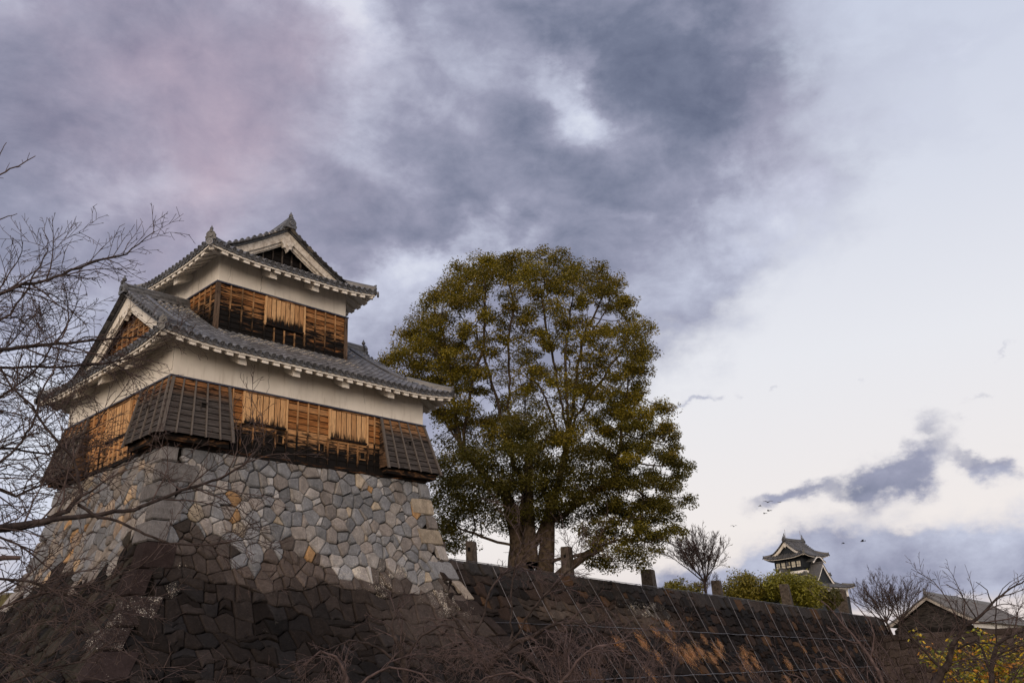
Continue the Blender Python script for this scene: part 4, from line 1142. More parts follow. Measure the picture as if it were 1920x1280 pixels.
# ------------------------------------------------------------------ trees
# main limbs of the bare trees as x, y, z, radius along each limb
LIMBS_LEFT = [[[-11.69,-17.71,0.95,0.139],[-11.79,-17.61,2.05,0.126],[-11.52,-17.58,2.86,0.112],[-10.92,-17.63,3.25,0.092],[-10.22,-17.75,3.4,0.076],[-9.99,-17.74,3.45,0.075],[-9.81,-17.72,3.5,0.07],[-9.54,-17.74,3.65,0.042],[-9.4,-17.71,3.85,0.037],[-9.43,-17.62,4.03,0.031],[-9.45,-17.53,4.23,0.028],[-9.61,-17.39,4.5,0.025],[-9.89,-17.21,4.94,0.022],[-10.24,-17.02,5.39,0.019]],[[-9.83,-17.78,3.49,0.049],[-9.54,-17.76,3.57,0.048],[-9.21,-17.75,3.63,0.043],[-8.81,-17.79,3.72,0.038],[-8.53,-17.79,3.87,0.035],[-8.24,-17.79,4.02,0.033],[-7.87,-17.84,4.17,0.027],[-7.58,-17.86,4.34,0.024],[-7.3,-17.88,4.62,0.017],[-7.13,-17.84,4.91,0.011]],[[-9.42,-17.72,3.73,0.033],[-9.26,-17.88,3.58,0.027],[-8.96,-18.09,3.46,0.024],[-8.73,-18.3,3.32,0.021],[-8.54,-18.49,3.25,0.018],[-8.29,-18.71,3.23,0.015],[-8.07,-18.93,3.27,0.012],[-7.92,-19.12,3.33,0.009]],[[-10.93,-18.38,2.9,0.056],[-10.69,-18.45,2.96,0.051],[-10.43,-18.53,2.98,0.044],[-10.27,-18.58,2.99,0.037]],[[-11.36,-16.75,2.96,0.093],[-11.38,-16.69,4.26,0.081],[-11.14,-16.68,5.35,0.067],[-10.71,-16.72,6.04,0.051],[-10.3,-16.77,6.4,0.036],[-9.78,-16.87,6.72,0.031],[-9.54,-16.89,6.92,0.028],[-9.22,-16.95,7.13,0.021],[-8.9,-17.02,7.29,0.018],[-8.58,-17.09,7.71,0.009]],[[-11.17,-16.79,5.32,0.06],[-10.54,-16.79,5.55,0.047],[-10.19,-16.74,5.71,0.042],[-9.72,-16.73,5.88,0.04],[-9.41,-16.69,5.98,0.034],[-9.0,-16.69,6.13,0.025],[-8.51,-16.74,6.28,0.015],[-8.07,-16.78,6.3,0.007]],[[-11.01,-15.8,5.21,0.058],[-10.27,-15.89,5.61,0.041],[-9.92,-15.9,5.76,0.031],[-9.34,-15.99,5.86,0.029],[-8.82,-16.09,5.98,0.026],[-8.38,-16.18,6.14,0.019],[-8.04,-16.24,6.34,0.011]],[[-11.17,-16.79,5.32,0.048],[-11.0,-16.82,7.04,0.035],[-10.75,-16.88,7.69,0.026],[-10.55,-16.93,7.92,0.017],[-10.37,-16.98,8.09,0.014],[-10.21,-17.03,8.28,0.009]],[[-11.0,-16.82,7.04,0.026],[-10.76,-16.88,7.77,0.017],[-10.59,-16.92,8.18,0.01],[-10.54,-16.93,8.39,0.007]],[[-10.76,-16.88,6.88,0.026],[-10.57,-16.93,7.18,0.016],[-10.48,-16.95,7.3,0.013],[-10.31,-17.0,7.42,0.007]],[[-11.31,-17.27,3.33,0.049],[-10.66,-17.35,3.71,0.04],[-10.34,-17.36,4.03,0.029],[-10.1,-17.36,4.3,0.024],[-9.91,-17.35,4.65,0.022],[-9.85,-17.29,5.06,0.019],[-9.72,-17.26,5.36,0.016],[-9.69,-17.2,5.8,0.01]],[[-11.05,-17.84,2.26,0.046],[-10.5,-18.07,2.45,0.031],[-10.27,-18.23,2.54,0.024],[-10.16,-18.36,2.6,0.021],[-9.81,-18.57,2.72,0.016],[-9.44,-18.81,2.8,0.011],[-9.15,-19.03,2.97,0.006]],[[-11.09,-18.34,1.78,0.033],[-10.58,-18.61,2.21,0.022],[-10.41,-18.8,2.13,0.015],[-10.17,-19.01,1.91,0.012],[-9.95,-19.23,1.75,0.01]],[[-10.86,-18.4,1.54,0.034],[-10.41,-18.67,1.79,0.02],[-10.13,-18.9,1.89,0.015],[-9.8,-19.15,1.99,0.01],[-9.53,-19.41,2.16,0.005]],[[-11.23,-16.26,4.24,0.048],[-10.52,-16.32,4.78,0.035],[-10.0,-16.36,5.23,0.026],[-9.67,-16.36,5.61,0.02],[-9.3,-16.38,6.43,0.014],[-9.18,-16.31,6.79,0.007]],[[-11.2,-16.27,4.07,0.048],[-10.49,-16.33,4.58,0.038],[-9.92,-16.38,4.59,0.026],[-9.38,-16.45,4.58,0.02],[-8.86,-16.54,4.99,0.014],[-8.52,-16.57,5.64,0.007]],[[-11.16,-16.28,3.83,0.047],[-10.33,-16.37,4.15,0.038],[-9.69,-16.46,4.01,0.026],[-9.18,-16.53,4.26,0.02],[-8.64,-16.63,4.44,0.014],[-8.08,-16.77,4.77,0.007]],[[-11.12,-17.82,2.76,0.041],[-10.52,-18.11,2.88,0.027],[-10.06,-18.39,2.79,0.019],[-9.67,-18.67,2.57,0.013],[-9.34,-18.94,2.45,0.008]],[[-11.23,-15.76,4.92,0.05],[-10.44,-15.83,6.02,0.034],[-9.88,-15.87,6.52,0.025],[-9.67,-15.83,7.14,0.018],[-9.5,-15.78,7.61,0.011],[-9.57,-15.66,7.98,0.008]]]
LIMBS_CENTRE = [[[-1.6,-16.5,0.46,0.152],[-1.59,-16.51,1.2,0.136],[-1.66,-16.44,1.72,0.124],[-1.77,-16.34,2.0,0.083],[-1.91,-16.2,2.28,0.065],[-2.04,-16.08,2.49,0.056],[-2.09,-16.03,2.67,0.037],[-2.17,-15.95,2.81,0.023]],[[-1.72,-16.38,1.88,0.092],[-1.7,-16.56,2.06,0.069],[-1.61,-16.81,2.2,0.064],[-1.56,-17.02,2.29,0.059],[-1.48,-17.26,2.35,0.05],[-1.44,-17.48,2.45,0.041],[-1.37,-17.72,2.52,0.031],[-1.28,-18.0,2.53,0.022],[-1.17,-18.3,2.42,0.013],[-1.1,-18.56,2.2,0.009]],[[-1.91,-16.2,2.37,0.028],[-1.7,-16.26,2.7,0.024],[-1.53,-16.29,3.16,0.024],[-1.3,-16.38,3.49,0.019],[-0.95,-16.59,3.62,0.015],[-0.58,-16.85,3.73,0.01]],[[-1.45,-16.65,2.21,0.028],[-1.32,-16.94,2.65,0.023],[-1.15,-17.26,3.03,0.023],[-0.97,-17.62,3.37,0.019],[-0.85,-17.91,3.57,0.014],[-0.75,-18.2,3.72,0.009]],[[-1.44,-16.67,2.32,0.023],[-1.4,-16.71,2.85,0.019],[-1.37,-16.74,3.4,0.019],[-1.27,-16.84,3.86,0.014],[-1.19,-16.93,4.24,0.008]],[[-3.39,-16.23,0.75,0.109],[-3.4,-16.21,1.53,0.085],[-3.43,-16.19,2.02,0.073],[-3.46,-16.16,2.23,0.061],[-3.56,-16.09,2.44,0.043],[-3.58,-16.07,2.61,0.026],[-3.51,-16.13,2.86,0.013]],[[-3.43,-16.19,1.94,0.034],[-3.76,-16.09,2.19,0.026],[-4.03,-16.03,2.32,0.021],[-4.34,-15.95,2.37,0.017],[-4.65,-15.89,2.25,0.012]],[[-3.43,-16.19,2.02,0.034],[-3.29,-16.47,2.41,0.026],[-3.11,-16.79,2.56,0.017],[-2.95,-17.11,2.45,0.013],[-2.86,-17.37,2.11,0.008]],[[-4.79,-16.4,0.71,0.085],[-4.76,-16.42,1.36,0.063],[-4.74,-16.44,1.8,0.04],[-4.87,-16.34,2.11,0.024],[-5.06,-16.21,2.2,0.016],[-5.25,-16.08,2.02,0.012]],[[-4.76,-16.42,1.36,0.047],[-4.49,-16.63,1.79,0.028],[-4.24,-16.82,1.93,0.02],[-3.87,-17.13,1.81,0.016],[-3.63,-17.34,1.51,0.012]],[[-2.84,-18.82,0.59,0.076],[-2.79,-18.88,1.22,0.054],[-2.75,-18.92,1.58,0.035],[-2.58,-19.12,1.87,0.024],[-2.37,-19.37,2.07,0.016],[-2.08,-19.74,2.13,0.012],[-1.86,-20.04,1.88,0.008]],[[-2.79,-18.88,1.22,0.046],[-3.01,-18.64,1.64,0.027],[-3.22,-18.42,1.76,0.02],[-3.5,-18.14,1.71,0.016],[-3.67,-17.97,1.57,0.012]]]
LIMBS_RIGHTA = [[[4.9,-20.96,0.17,0.166],[4.99,-21.18,0.98,0.158],[5.05,-21.32,1.26,0.139],[5.1,-21.45,1.47,0.129],[5.15,-21.58,1.6,0.109],[5.19,-21.69,1.9,0.084],[5.26,-21.9,2.17,0.07],[5.35,-22.17,2.34,0.05],[5.48,-22.56,2.68,0.035],[5.59,-22.92,2.89,0.025],[5.68,-23.23,3.01,0.015]],[[5.1,-21.47,1.49,0.059],[5.03,-21.28,1.76,0.045],[4.96,-21.11,2.02,0.035],[4.89,-20.94,2.28,0.025],[4.81,-20.73,2.44,0.015]],[[5.22,-21.78,1.84,0.04],[5.01,-22.19,1.96,0.029],[4.77,-22.54,1.89,0.019],[4.52,-22.85,1.74,0.014]],[[5.13,-21.53,2.01,0.025],[5.06,-21.35,2.2,0.02],[5.01,-21.22,2.36,0.015],[4.99,-21.19,2.51,0.01]],[[5.35,-22.17,2.34,0.025],[5.31,-22.06,2.63,0.02],[5.28,-21.96,2.88,0.015],[5.23,-21.8,3.0,0.01]],[[5.45,-22.46,2.6,0.025],[5.44,-22.43,2.84,0.015],[5.39,-22.28,3.0,0.01]]]
LIMBS_RIGHTB = [[[7.18,-21.32,0.01,0.136],[7.24,-21.51,0.98,0.117],[7.27,-21.58,1.28,0.096],[7.29,-21.66,1.61,0.08],[7.33,-21.78,1.89,0.059],[7.4,-22.0,2.02,0.043],[7.48,-22.26,2.13,0.032],[7.61,-22.71,2.32,0.021]],[[7.27,-21.6,1.36,0.059],[7.25,-21.54,1.63,0.048],[7.24,-21.5,1.89,0.032],[7.19,-21.35,2.01,0.022]],[[7.3,-21.69,1.63,0.038],[7.36,-21.86,1.75,0.032],[7.43,-22.1,1.84,0.027],[7.53,-22.44,1.94,0.016]],[[7.33,-21.78,1.89,0.027],[7.35,-21.85,2.39,0.022],[7.39,-21.97,2.8,0.016],[7.48,-22.26,3.09,0.011]]]
LIMBS_RIGHTC = [[[2.94,-21.45,0.32,0.088],[2.92,-21.4,0.9,0.072],[2.86,-21.27,1.33,0.041],[2.81,-21.16,1.72,0.037],[2.75,-21.03,1.99,0.028],[2.69,-20.89,2.22,0.023],[2.61,-20.73,2.5,0.014],[2.53,-20.56,2.74,0.009]],[[2.81,-21.15,1.74,0.028],[2.86,-21.27,2.11,0.018],[2.85,-21.24,2.38,0.014],[2.76,-21.04,2.66,0.009]],[[2.92,-21.4,0.9,0.036],[2.51,-21.09,1.26,0.027],[2.19,-21.02,1.61,0.018],[1.83,-20.84,1.79,0.013],[1.53,-20.8,1.76,0.009]],[[2.75,-21.03,1.99,0.018],[2.64,-20.79,2.09,0.014],[2.54,-20.58,2.29,0.009]],[[2.94,-21.45,0.32,0.071],[2.19,-20.63,1.03,0.036],[1.69,-20.38,1.48,0.018],[1.24,-20.26,1.66,0.009]]]

def branch_out(limbs, seed, dens=1.0, L0=1.6, depth=3, droop=0.0, up=.25, rmin=.0035, side_gap=.22, start=0, spread=.9, lratio=.62, rfrac=.55):
    """grow side branches and twigs from given limbs; returns segment arrays"""
    r_ = random.Random(seed); S = []
    def poly(pts, rad, lvl, L):
        for (a, ra), (b, rb) in zip(zip(pts, rad), zip(pts[1:], rad[1:])): S.append((a, b, ra, rb, lvl))
    def side(pts, rad, lvl, L, s0=0.0):
        # walk along and spawn
        tot = 0; nxt = s0 + side_gap * r_.uniform(.3, 1) * (1 if lvl else 1.2); sgn = 1
        tl = sum((b - a).length for a, b in zip(pts, pts[1:])) + 1e-6
        for i, (a, b) in enumerate(zip(pts, pts[1:])):
            l = (b - a).length
            while tot + l > nxt:
                f = (nxt - tot) / l; p = a.lerp(b, f); rr = rad[i] + (rad[i + 1] - rad[i]) * f; t = (b - a).normalized()
                perp = t.cross(Vector((r_.gauss(0, 1), r_.gauss(0, 1), r_.gauss(0, 1)))).normalized()
                ang = r_.uniform(.5, 1.05) * spread
                d = (t * math.cos(ang) + perp * math.sin(ang)); d.z += up - droop * .3; d.normalize()
                fr = nxt / tl; Lb = L * r_.uniform(.35, 1.0) * (1 - .55 * fr)
                rb = min(rr * rfrac, .006 + Lb * .0065)
                grow(p, d, Lb, max(rb, rmin), lvl + 1)
                nxt += side_gap * r_.uniform(.5, 1.6) / dens * (1 if lvl == 0 else .62 if lvl == 1 else .5)
            tot += l
    def grow(p, d, L, r0, lvl):
        n = max(2, min(7, int(L / .16))); pts = [p]; rad = [r0]; st = L / n
        for k in range(n):
            d = d + Vector((r_.gauss(0, .17), r_.gauss(0, .17), r_.gauss(0, .13) + up * .12 - droop * (.28 + .22 * k / n)))
            d.normalize(); p = p + d * st; pts.append(p); rad.append(max(rmin * .7, r0 * (1 - .75 * (k + 1) / n)))
        poly(pts, rad, lvl, L)
        if lvl < depth and L > .12: side(pts, rad, lvl, L * lratio)
    for lb in limbs:
        pts = [Vector(q[:3]) for q in lb]; rad = [q[3] for q in lb]
        # smooth the limb
        for _ in range(2):
            P2 = [pts[0]]; R2 = [rad[0]]
            for a, b, ra, rb in zip(pts, pts[1:], rad, rad[1:]):
                m_ = a.lerp(b, .5) + Vector((r_.gauss(0, 1), r_.gauss(0, 1), r_.gauss(0, 1))) * (b - a).length * .035
                P2 += [m_, b]; R2 += [(ra + rb) / 2, rb]
            pts, rad = P2, R2
        poly(pts, rad, 0, 0); side(pts, rad, 0, L0, start)
    return S
def bare_tree(name, loc, label, limbs, seed, bark='bark_twig', thick=None, **kw):
    root = thing(name, loc, label, 'tree')
    S = branch_out(limbs, seed, **kw)
    for nm, lv, ns in (('trunk', (0,), 8), ('branch', (1,), 4), ('twig', (2, 3, 4, 5), 3)):
        Q = [s for s in S if s[4] in lv]
        if not Q: continue
        k = 1.0 if nm == 'trunk' else kw.get('tk', 1.0)
        V, F = seg_tubes([tuple(s[0]) for s in Q], [tuple(s[1]) for s in Q], [s[2] for s in Q], [s[3] for s in Q], ns)
        o = fast_mesh(nm, V, F, (thick or bark) if nm == 'trunk' else bark, root, smooth=(ns > 4))
    return root, len(S)
def ground_limbs(limbs, x, y, r):
    """root flare so the first limb reaches the ground"""
    l0 = limbs[0]; return [[[x, y, -.1, r * 1.3], [x, y, .5, r]] + l0] + limbs[1:]
for _L, _k in ((LIMBS_LEFT, .60), (LIMBS_RIGHTA, .55), (LIMBS_RIGHTB, .6), (LIMBS_CENTRE, .8), (LIMBS_RIGHTC, .75)):
    for _l in _L:
        for _p in _l: _p[3] *= _k
lx, ly = LIMBS_LEFT[0][0][0], LIMBS_LEFT[0][0][1]
LL = LIMBS_LEFT
LL[0] = [[lx, ly, -.2, .24]] + LL[0]
tr = LL[0][3]
LL[3] = [tr] + LL[3]; LL[11] = [LL[0][2]] + LL[11]; LL[12] = [LL[0][2]] + LL[12]; LL[13] = [LL[0][1]] + LL[13]; LL[17] = [LL[0][3]] + LL[17]
for i in (7, 10, 14, 15, 16, 18): LL[i] = [LL[4][1]] + LL[i]
LL[4] = [LL[0][3]] + LL[4]; LL[5] = [LL[4][3]] + LL[5]; LL[6] = [LL[4][2]] + LL[6]; LL[8] = [LL[7][2]] + LL[8]; LL[9] = [LL[4][4]] + LL[9]
n1 = bare_tree('bare_cherry_tree', (lx, ly, 0), 'leafless cherry tree at the left edge, its budded twigs crossing in front of the turret', LL[:3] + LL[4:7] + LL[10:], 5, 'bark_twig', 'bark_dark', dens=1.85, L0=2.0, depth=4, droop=.10, up=.10, side_gap=.24, start=1.2, rmin=.0042)[1]
_r = bpy.data.objects['bare_cherry_tree']
S = branch_out([LL[3], LL[7], LL[8], LL[9]], 8, dens=1.1, L0=.35, depth=2, side_gap=.12, up=.15, start=2.2, rmin=.004)
V, F = seg_tubes([tuple(s[0]) for s in S], [tuple(s[1]) for s in S], [s[2] for s in S], [s[3] for s in S], 5); fast_mesh('branch', V, F, 'bark_twig', _r)
LC = LIMBS_CENTRE
def fix(limb, z=-.1): return [[limb[0][0], limb[0][1], z, limb[0][3] * 1.2]] + limb
tA = [fix(LC[0])] + LC[1:5]; tB = [fix(LC[5])] + LC[6:8]; tC = [fix(LC[8])] + LC[9:10]; tD = [fix(LC[10])] + LC[11:12]
kw = dict(dens=1.6, L0=2.1, depth=4, droop=.5, up=.2, side_gap=.21, rmin=.0044, start=.9)
bare_tree('weeping_cherry_tree', (LC[0][0][0], LC[0][0][1], 0), 'forked leafless weeping cherry with a dark trunk, tallest below the big evergreen tree', tA, 21, 'bark_pale', 'bark_dark', **kw)
bare_tree('weeping_cherry_tree', (LC[5][0][0], LC[5][0][1], 0), 'leafless weeping cherry with one thin upright dark stem in front of the stained stone base', tB, 22, 'bark_pale', 'bark_dark', **kw)
bare_tree('weeping_cherry_tree', (LC[8][0][0], LC[8][0][1], 0), 'low leafless weeping cherry, the one farthest left along the bottom edge', tC, 23, 'bark_pale', 'bark_pale', **dict(kw, start=.5))
bare_tree('weeping_cherry_tree', (LC[10][0][0], LC[10][0][1], 0), 'low pale-twigged weeping cherry spreading before the foot of the rampart under the orange grass', tD, 24, 'bark_pale', 'bark_pale', **dict(kw, start=.5))
LA, LB, LR = LIMBS_RIGHTA, LIMBS_RIGHTB, LIMBS_RIGHTC
kr = dict(dens=1.9, L0=2.3, depth=4, droop=.12, up=.12, side_gap=.30, rmin=.0045, start=1.2)
bare_tree('bare_tree', (LA[0][0][0], LA[0][0][1], 0), 'leafless dark-trunked tree in front of the long tiled storehouse, leaning right', [fix(LA[0])] + LA[1:], 31, 'bark_twig', 'bark_dark', **kr)
bare_tree('bare_tree', (LB[0][0][0], LB[0][0][1], 0), 'leafless dark tree rising among the yellow leaves at the right edge', [fix(LB[0])] + LB[1:], 32, 'bark_twig', 'bark_dark', **kr)
bare_tree('bare_tree', (LR[0][0][0], LR[0][0][1], 0), 'thin pinkish-grey leafless tree in front of the far end of the rampart', [fix(LR[0])] + LR[1:], 33, 'bark_pale', 'bark_pale', **dict(kr, dens=1.2, depth=4, L0=1.6))
# undergrowth of pinkish bare shrubs at the foot of the walls
def shrub(x, y, h, w, seed, label, name='bare_shrub', bark='bark_pale', dens=1.0, z=0):
    r_ = random.Random(seed); limbs = []
    for k in range(9):
        a = r_.uniform(0, 6.28); ww = w * r_.uniform(.3, 1); hh = h * r_.uniform(.6, 1)
        limbs.append([[x, y, z - .1, .02], [x + math.cos(a) * ww * .25, y + math.sin(a) * ww * .25, z + hh * .45, .015], [x + math.cos(a) * ww * .6, y + math.sin(a) * ww * .6, z + hh * .8, .009], [x + math.cos(a) * ww, y + math.sin(a) * ww, z + hh, .004]])
    root = thing(name, (x, y, z), label, 'shrub')
    S = branch_out(limbs, seed, dens=dens, L0=1.0, depth=3, droop=.25, up=.15, side_gap=.2, rmin=.004, start=.5)
    V, F = seg_tubes([tuple(s[0]) for s in S], [tuple(s[1]) for s in S], [s[2] for s in S], [s[3] for s in S], 3)
    fast_mesh('twig', V, F, bark, root); return root
shrub(-5.8, -14.0, 2.3, 1.8, 41, 'pinkish leafless shrub at the bottom edge left of the corner foot')
shrub(-8.6, -10.8, 3.0, 2.0, 42, 'leafless shrub at the bottom left corner against the dark left face', dens=1.1)
shrub(6.2, -17.5, 2.2, 2.0, 43, 'grey leafless shrub at the bottom edge right of the cable-covered grass patch')
shrub(9.5, -19.0, 2.6, 2.0, 44, 'leafless shrub filling the bottom edge left of the yellow leaves')
shrub(15.0, -15.5, 3.2, 2.6, 45, 'leafless brown shrub between the rampart end and the yellow leaves')
shrub(22.0, -14.5, 3.6, 3.0, 46, 'leafless brown shrub standing below the storehouse gable', dens=1.1)
shrub(26.0, -18.0, 3.6, 3.0, 47, 'leafless brown shrub standing behind the yellow leaves at the right edge', dens=1.1)

for (x, y, h, w, sd_, lb) in ((-7.2, -12.4, 2.6, 2.2, 81, 'tangled leafless shrub low in front of the corner of the stone base'), 
                            (1.2, -16.8, 3.0, 2.6, 83, 'dense purple-brown leafless shrub behind the forked weeping cherry'), (4.2, -12.8, 3.8, 2.8, 84, 'tall leafless shrub against the rampart foot behind the weeping cherries'),
                            (9.5, -12.0, 3.4, 2.6, 86, 'leafless shrub before the cable net right of the weeping cherries'),
                            (-10.3, -9.5, 3.2, 2.2, 87, 'leafless shrub at the bottom left under the reaching cherry limbs')):
    shrub(x, y, h, w, sd_, lb, dens=1.0)
# ---- yellow-leaved bush at the lower right
def leaf_quads(C0, n_per, spread, size, cols, flat=.8, seed=3, upb=.6):
    """leaf faces scattered round cluster centres: returns verts, faces, colours"""
    r = np.random.default_rng(seed); m_ = len(C0); K = n_per
    c = np.repeat(C0, K, 0); o = r.normal(0, 1, (m_ * K, 3)) * np.array([1, 1, flat]) * np.repeat(spread, K)[:, None]
    # keep clumps rounded
    nrm_ = np.linalg.norm(o / np.repeat(spread, K)[:, None], axis=1, keepdims=True); o = o * np.minimum(1, 1.55 / np.maximum(nrm_, 1e-6))
    p = c + o
    nn_ = r.normal(0, 1, (m_ * K, 3)); nn_[:, 2] = np.abs(nn_[:, 2]) + upb; nn_ += o / np.repeat(spread, K)[:, None] * .5; nn_ /= np.linalg.norm(nn_, axis=1, keepdims=True)
    a = np.cross(nn_, r.normal(0, 1, (m_ * K, 3))); a /= np.linalg.norm(a, axis=1, keepdims=True) + 1e-9; b = np.cross(nn_, a)
    s = size * r.uniform(.6, 1.35, (m_ * K, 1))
    V = np.stack([p - a * s, p - b * s * .5, p + a * s, p + b * s * .5], 1).reshape(-1, 3)
    F = np.arange(m_ * K * 4).reshape(-1, 4)
    col = np.repeat(cols, K, 0) * r.uniform(.7, 1.35, (m_ * K, 1))
    return V, F, col
yb = thing('yellow_bush', (11.3, -20.2, 0), 'bush with yellow and orange autumn leaves at the lower right edge', 'bush')
limbs = []
for k in range(14):
    a = rng.uniform(0, 6.28); w = rng.uniform(.6, 2.3); h = rng.uniform(1.2, 2.2)
    limbs.append([[11.3, -20.2, -.1, .03], [11.3 + math.cos(a) * w * .4, -20.2 + math.sin(a) * w * .4, h * .55, .02], [11.3 + math.cos(a) * w, -20.2 + math.sin(a) * w, h, .006]])
S = branch_out(limbs, 51, dens=1.0, L0=.8, depth=2, droop=.1, side_gap=.2, start=.3)
V, F = seg_tubes([tuple(s[0]) for s in S], [tuple(s[1]) for s in S], [s[2] for s in S], [s[3] for s in S], 3); fast_mesh('stem', V, F, 'bark_twig', yb)
Cn = np.array([tuple(s[1]) for s in S if s[4] >= 1 and s[1].z > .3 and rng.random() < .5])
cc = np.array([rng.choice([(.50, .34, .02), (.42, .33, .02), (.22, .24, .03), (.45, .20, .03), (.16, .18, .03)]) for _ in Cn])
V, F, col = leaf_quads(Cn, 8, np.full(len(Cn), .12), .055, cc, seed=5); fast_mesh('foliage', V, F, 'leaf', yb, col)

# ---- crown grown towards points scattered through its shell
def colonize(att, nodes, parent, step=.34, kill=.6, infl=4.0, iters=120, bias=(0, 0, .12)):
    nodes = [np.array(n, float) for n in nodes]; parent = list(parent)
    att = att.copy(); alive = np.ones(len(att), bool)
    nd = np.full(len(att), 1e9); ni = np.zeros(len(att), int)
    new = list(range(len(nodes)))
    for it in range(iters):
        A = np.array([nodes[i] for i in new])
        if len(A) == 0: break
        idx = np.where(alive)[0]
        if len(idx) == 0: break
        D = np.linalg.norm(att[idx][:, None] - A[None], axis=2); j = D.argmin(1); dm = D[np.arange(len(idx)), j]
        better = dm < nd[idx]; nd[idx[better]] = dm[better]; ni[idx[better]] = np.array(new)[j[better]]
        alive &= nd > kill
        idx = np.where(alive & (nd < infl))[0]
        if len(idx) == 0: infl *= 1.5; new = new if infl < 40 else []; continue
        new = []
        for n in np.unique(ni[idx]):
            v = att[idx[ni[idx] == n]] - nodes[n]; v /= np.linalg.norm(v, axis=1, keepdims=True); d = v.mean(0) + np.array(bias) + nr.normal(0, .10, 3)
            d /= np.linalg.norm(d) + 1e-9; q = nodes[n] + d * step
            nodes.append(q); parent.append(int(n)); new.append(len(nodes) - 1)
        if len(nodes) > 14000: break
    return np.array(nodes), np.array(parent)
def pipe(nodes, parent, tip=.014, e=2.35, cap=None):
    n = len(nodes); acc = np.zeros(n); ch = np.zeros(n, int)
    for i in range(n - 1, 0, -1):
        if ch[i] == 0: acc[i] = tip ** e
        if parent[i] >= 0: acc[parent[i]] += acc[i]; ch[parent[i]] += 1
    return acc ** (1 / e), ch
def shell(n, c, r, lo=.80, hi=1.0, zmin=None, seed=0, zmax=None):
    r_ = np.random.default_rng(seed); out = []
    while len(out) < n:
        d = r_.normal(0, 1, 3); d /= np.linalg.norm(d); k = r_.uniform(lo, hi); p = np.array(c) + d * k * np.array(r)
        if zmin is not None and p[2] < zmin: continue
        if zmax is not None and p[2] > zmax: continue
        out.append(p)
    return np.array(out)
CB = np.array([22.39, 4.70]); DH = np.array([.735, .678]); RT = np.array([.678, -.735])
def camw(L):   # local (across, depth, z) to world
    L = np.asarray(L, float); return np.stack([CB[0] + RT[0] * L[:, 0] + DH[0] * L[:, 1], CB[1] + RT[1] * L[:, 0] + DH[1] * L[:, 1], L[:, 2]], 1)
big = thing('camphor_tree', (CB[0], CB[1], WZ - .06), 'huge rounded evergreen tree on the rampart with olive leaves and a broad forked trunk', 'tree')
rc0 = np.random.default_rng(77)
def clumps(c, n, seed):      # thin out to well-spaced clump centres
    r_ = np.random.default_rng(seed); c = c[r_.permutation(len(c))]; keep_ = []
    for p in c:
        if all(np.linalg.norm(p - q) > n for q in keep_): keep_.append(p)
    return np.array(keep_)
CL_out = clumps(np.concatenate([shell(1500, (.35, 0, 18.8), (6.9, 6.2, 5.8), .84, .98, 15.0, 1), shell(300, (-5.2, 0, 18.4), (2.6, 3, 2.2), .6, 1, None, 2)]), .98, 1)
CL_out = CL_out[(CL_out[:, 2] > 21.6) | (rc0.random(len(CL_out)) < np.where(np.abs(CL_out[:, 0] - .35) > 5.0, .96, .88))]
CL_in = clumps(shell(400, (.35, 0, 17.6), (6.0, 5.4, 5.0), .15, .8, 14.3, 3), 2.8, 2)
CL_low = clumps(np.concatenate([shell(900, (.3, -.2, 12.1), (4.7, 4.6, 3.4), .3, 1, 8.9, 4), shell(400, (-3.6, 0, 11.6), (2.0, 3, 2.6), .3, 1, 8.4, 5)]), 1.05, 3)
CL_right = clumps(np.concatenate([shell(700, (6.1, 0, 11.8), (2.4, 3.6, 4.1), .5, 1, None, 6), shell(250, (4.6, -.5, 8.6), (2.3, 2.5, 2.0), .4, 1, 6.9, 7), shell(60, (-4.3, 0, 9.0), (1.2, 2, .9), .4, 1, None, 8)]), 1.0, 4)
CLS = np.concatenate([CL_out, CL_in, CL_low, CL_right]); CLK = np.array([0] * len(CL_out) + [1] * len(CL_in) + [2] * len(CL_low) + [3] * len(CL_right))
rc_ = np.random.default_rng(12); CLR = np.where(CLK == 0, .70, np.where(CLK == 1, .55, np.where(CLK == 2, .88, .66))) * rc_.uniform(.75, 1.2, len(CLS))
sub = 13; off_ = rc_.normal(0, 1, (len(CLS) * sub, 3)); off_ /= np.linalg.norm(off_, axis=1, keepdims=True); off_ *= rc_.uniform(.3, 1, (len(off_), 1)) ** .6
ATT = np.repeat(CLS, sub, 0) + off_ * np.repeat(CLR, sub)[:, None] * np.array([1, 1, .50]); ATK = np.repeat(CLK, sub); ATI = np.repeat(np.arange(len(CLS)), sub)
def chain(pts, par0, nodes, parent, step=.4):
    par = par0; 
    for a, b in zip(pts, pts[1:]):
        a = np.array(a, float); b = np.array(b, float); n = max(1, int(np.linalg.norm(b - a) / step))
        for k in range(1, n + 1):
            nodes.append(a + (b - a) * k / n + nr.normal(0, .04, 3)); parent.append(par); par = len(nodes) - 1
    return par
nodes = [np.array((-.55, 0, 6.1))]; parent = [-1]
f1 = chain([(-.55, 0, 6.1), (-.5, 0, 7.4), (-.7, 0, 8.9)], 0, nodes, parent)
f2 = chain([(-.7, 0, 8.9), (-1.3, .3, 10.8), (-1.7, .4, 13), (-2.2, .5, 15.2)], f1, nodes, parent)
f3 = chain([(-.7, 0, 8.9), (-.2, -.3, 11), (.1, -.5, 14), (.0, -.4, 17)], f1, nodes, parent)
f4 = chain([(-.5, 0, 7.4), (.6, .3, 9.2), (1.6, .6, 11.5), (2.4, .5, 14.5)], 3, nodes, parent)
f5 = chain([(.6, .3, 9.2), (2.4, -.3, 10.2), (4.6, -.6, 11.4)], len(nodes) - 12, nodes, parent)
f6 = chain([(-1.3, .3, 10.8), (-3.2, -.2, 13.2), (-4.8, -.3, 15.6)], f2 - 8, nodes, parent)
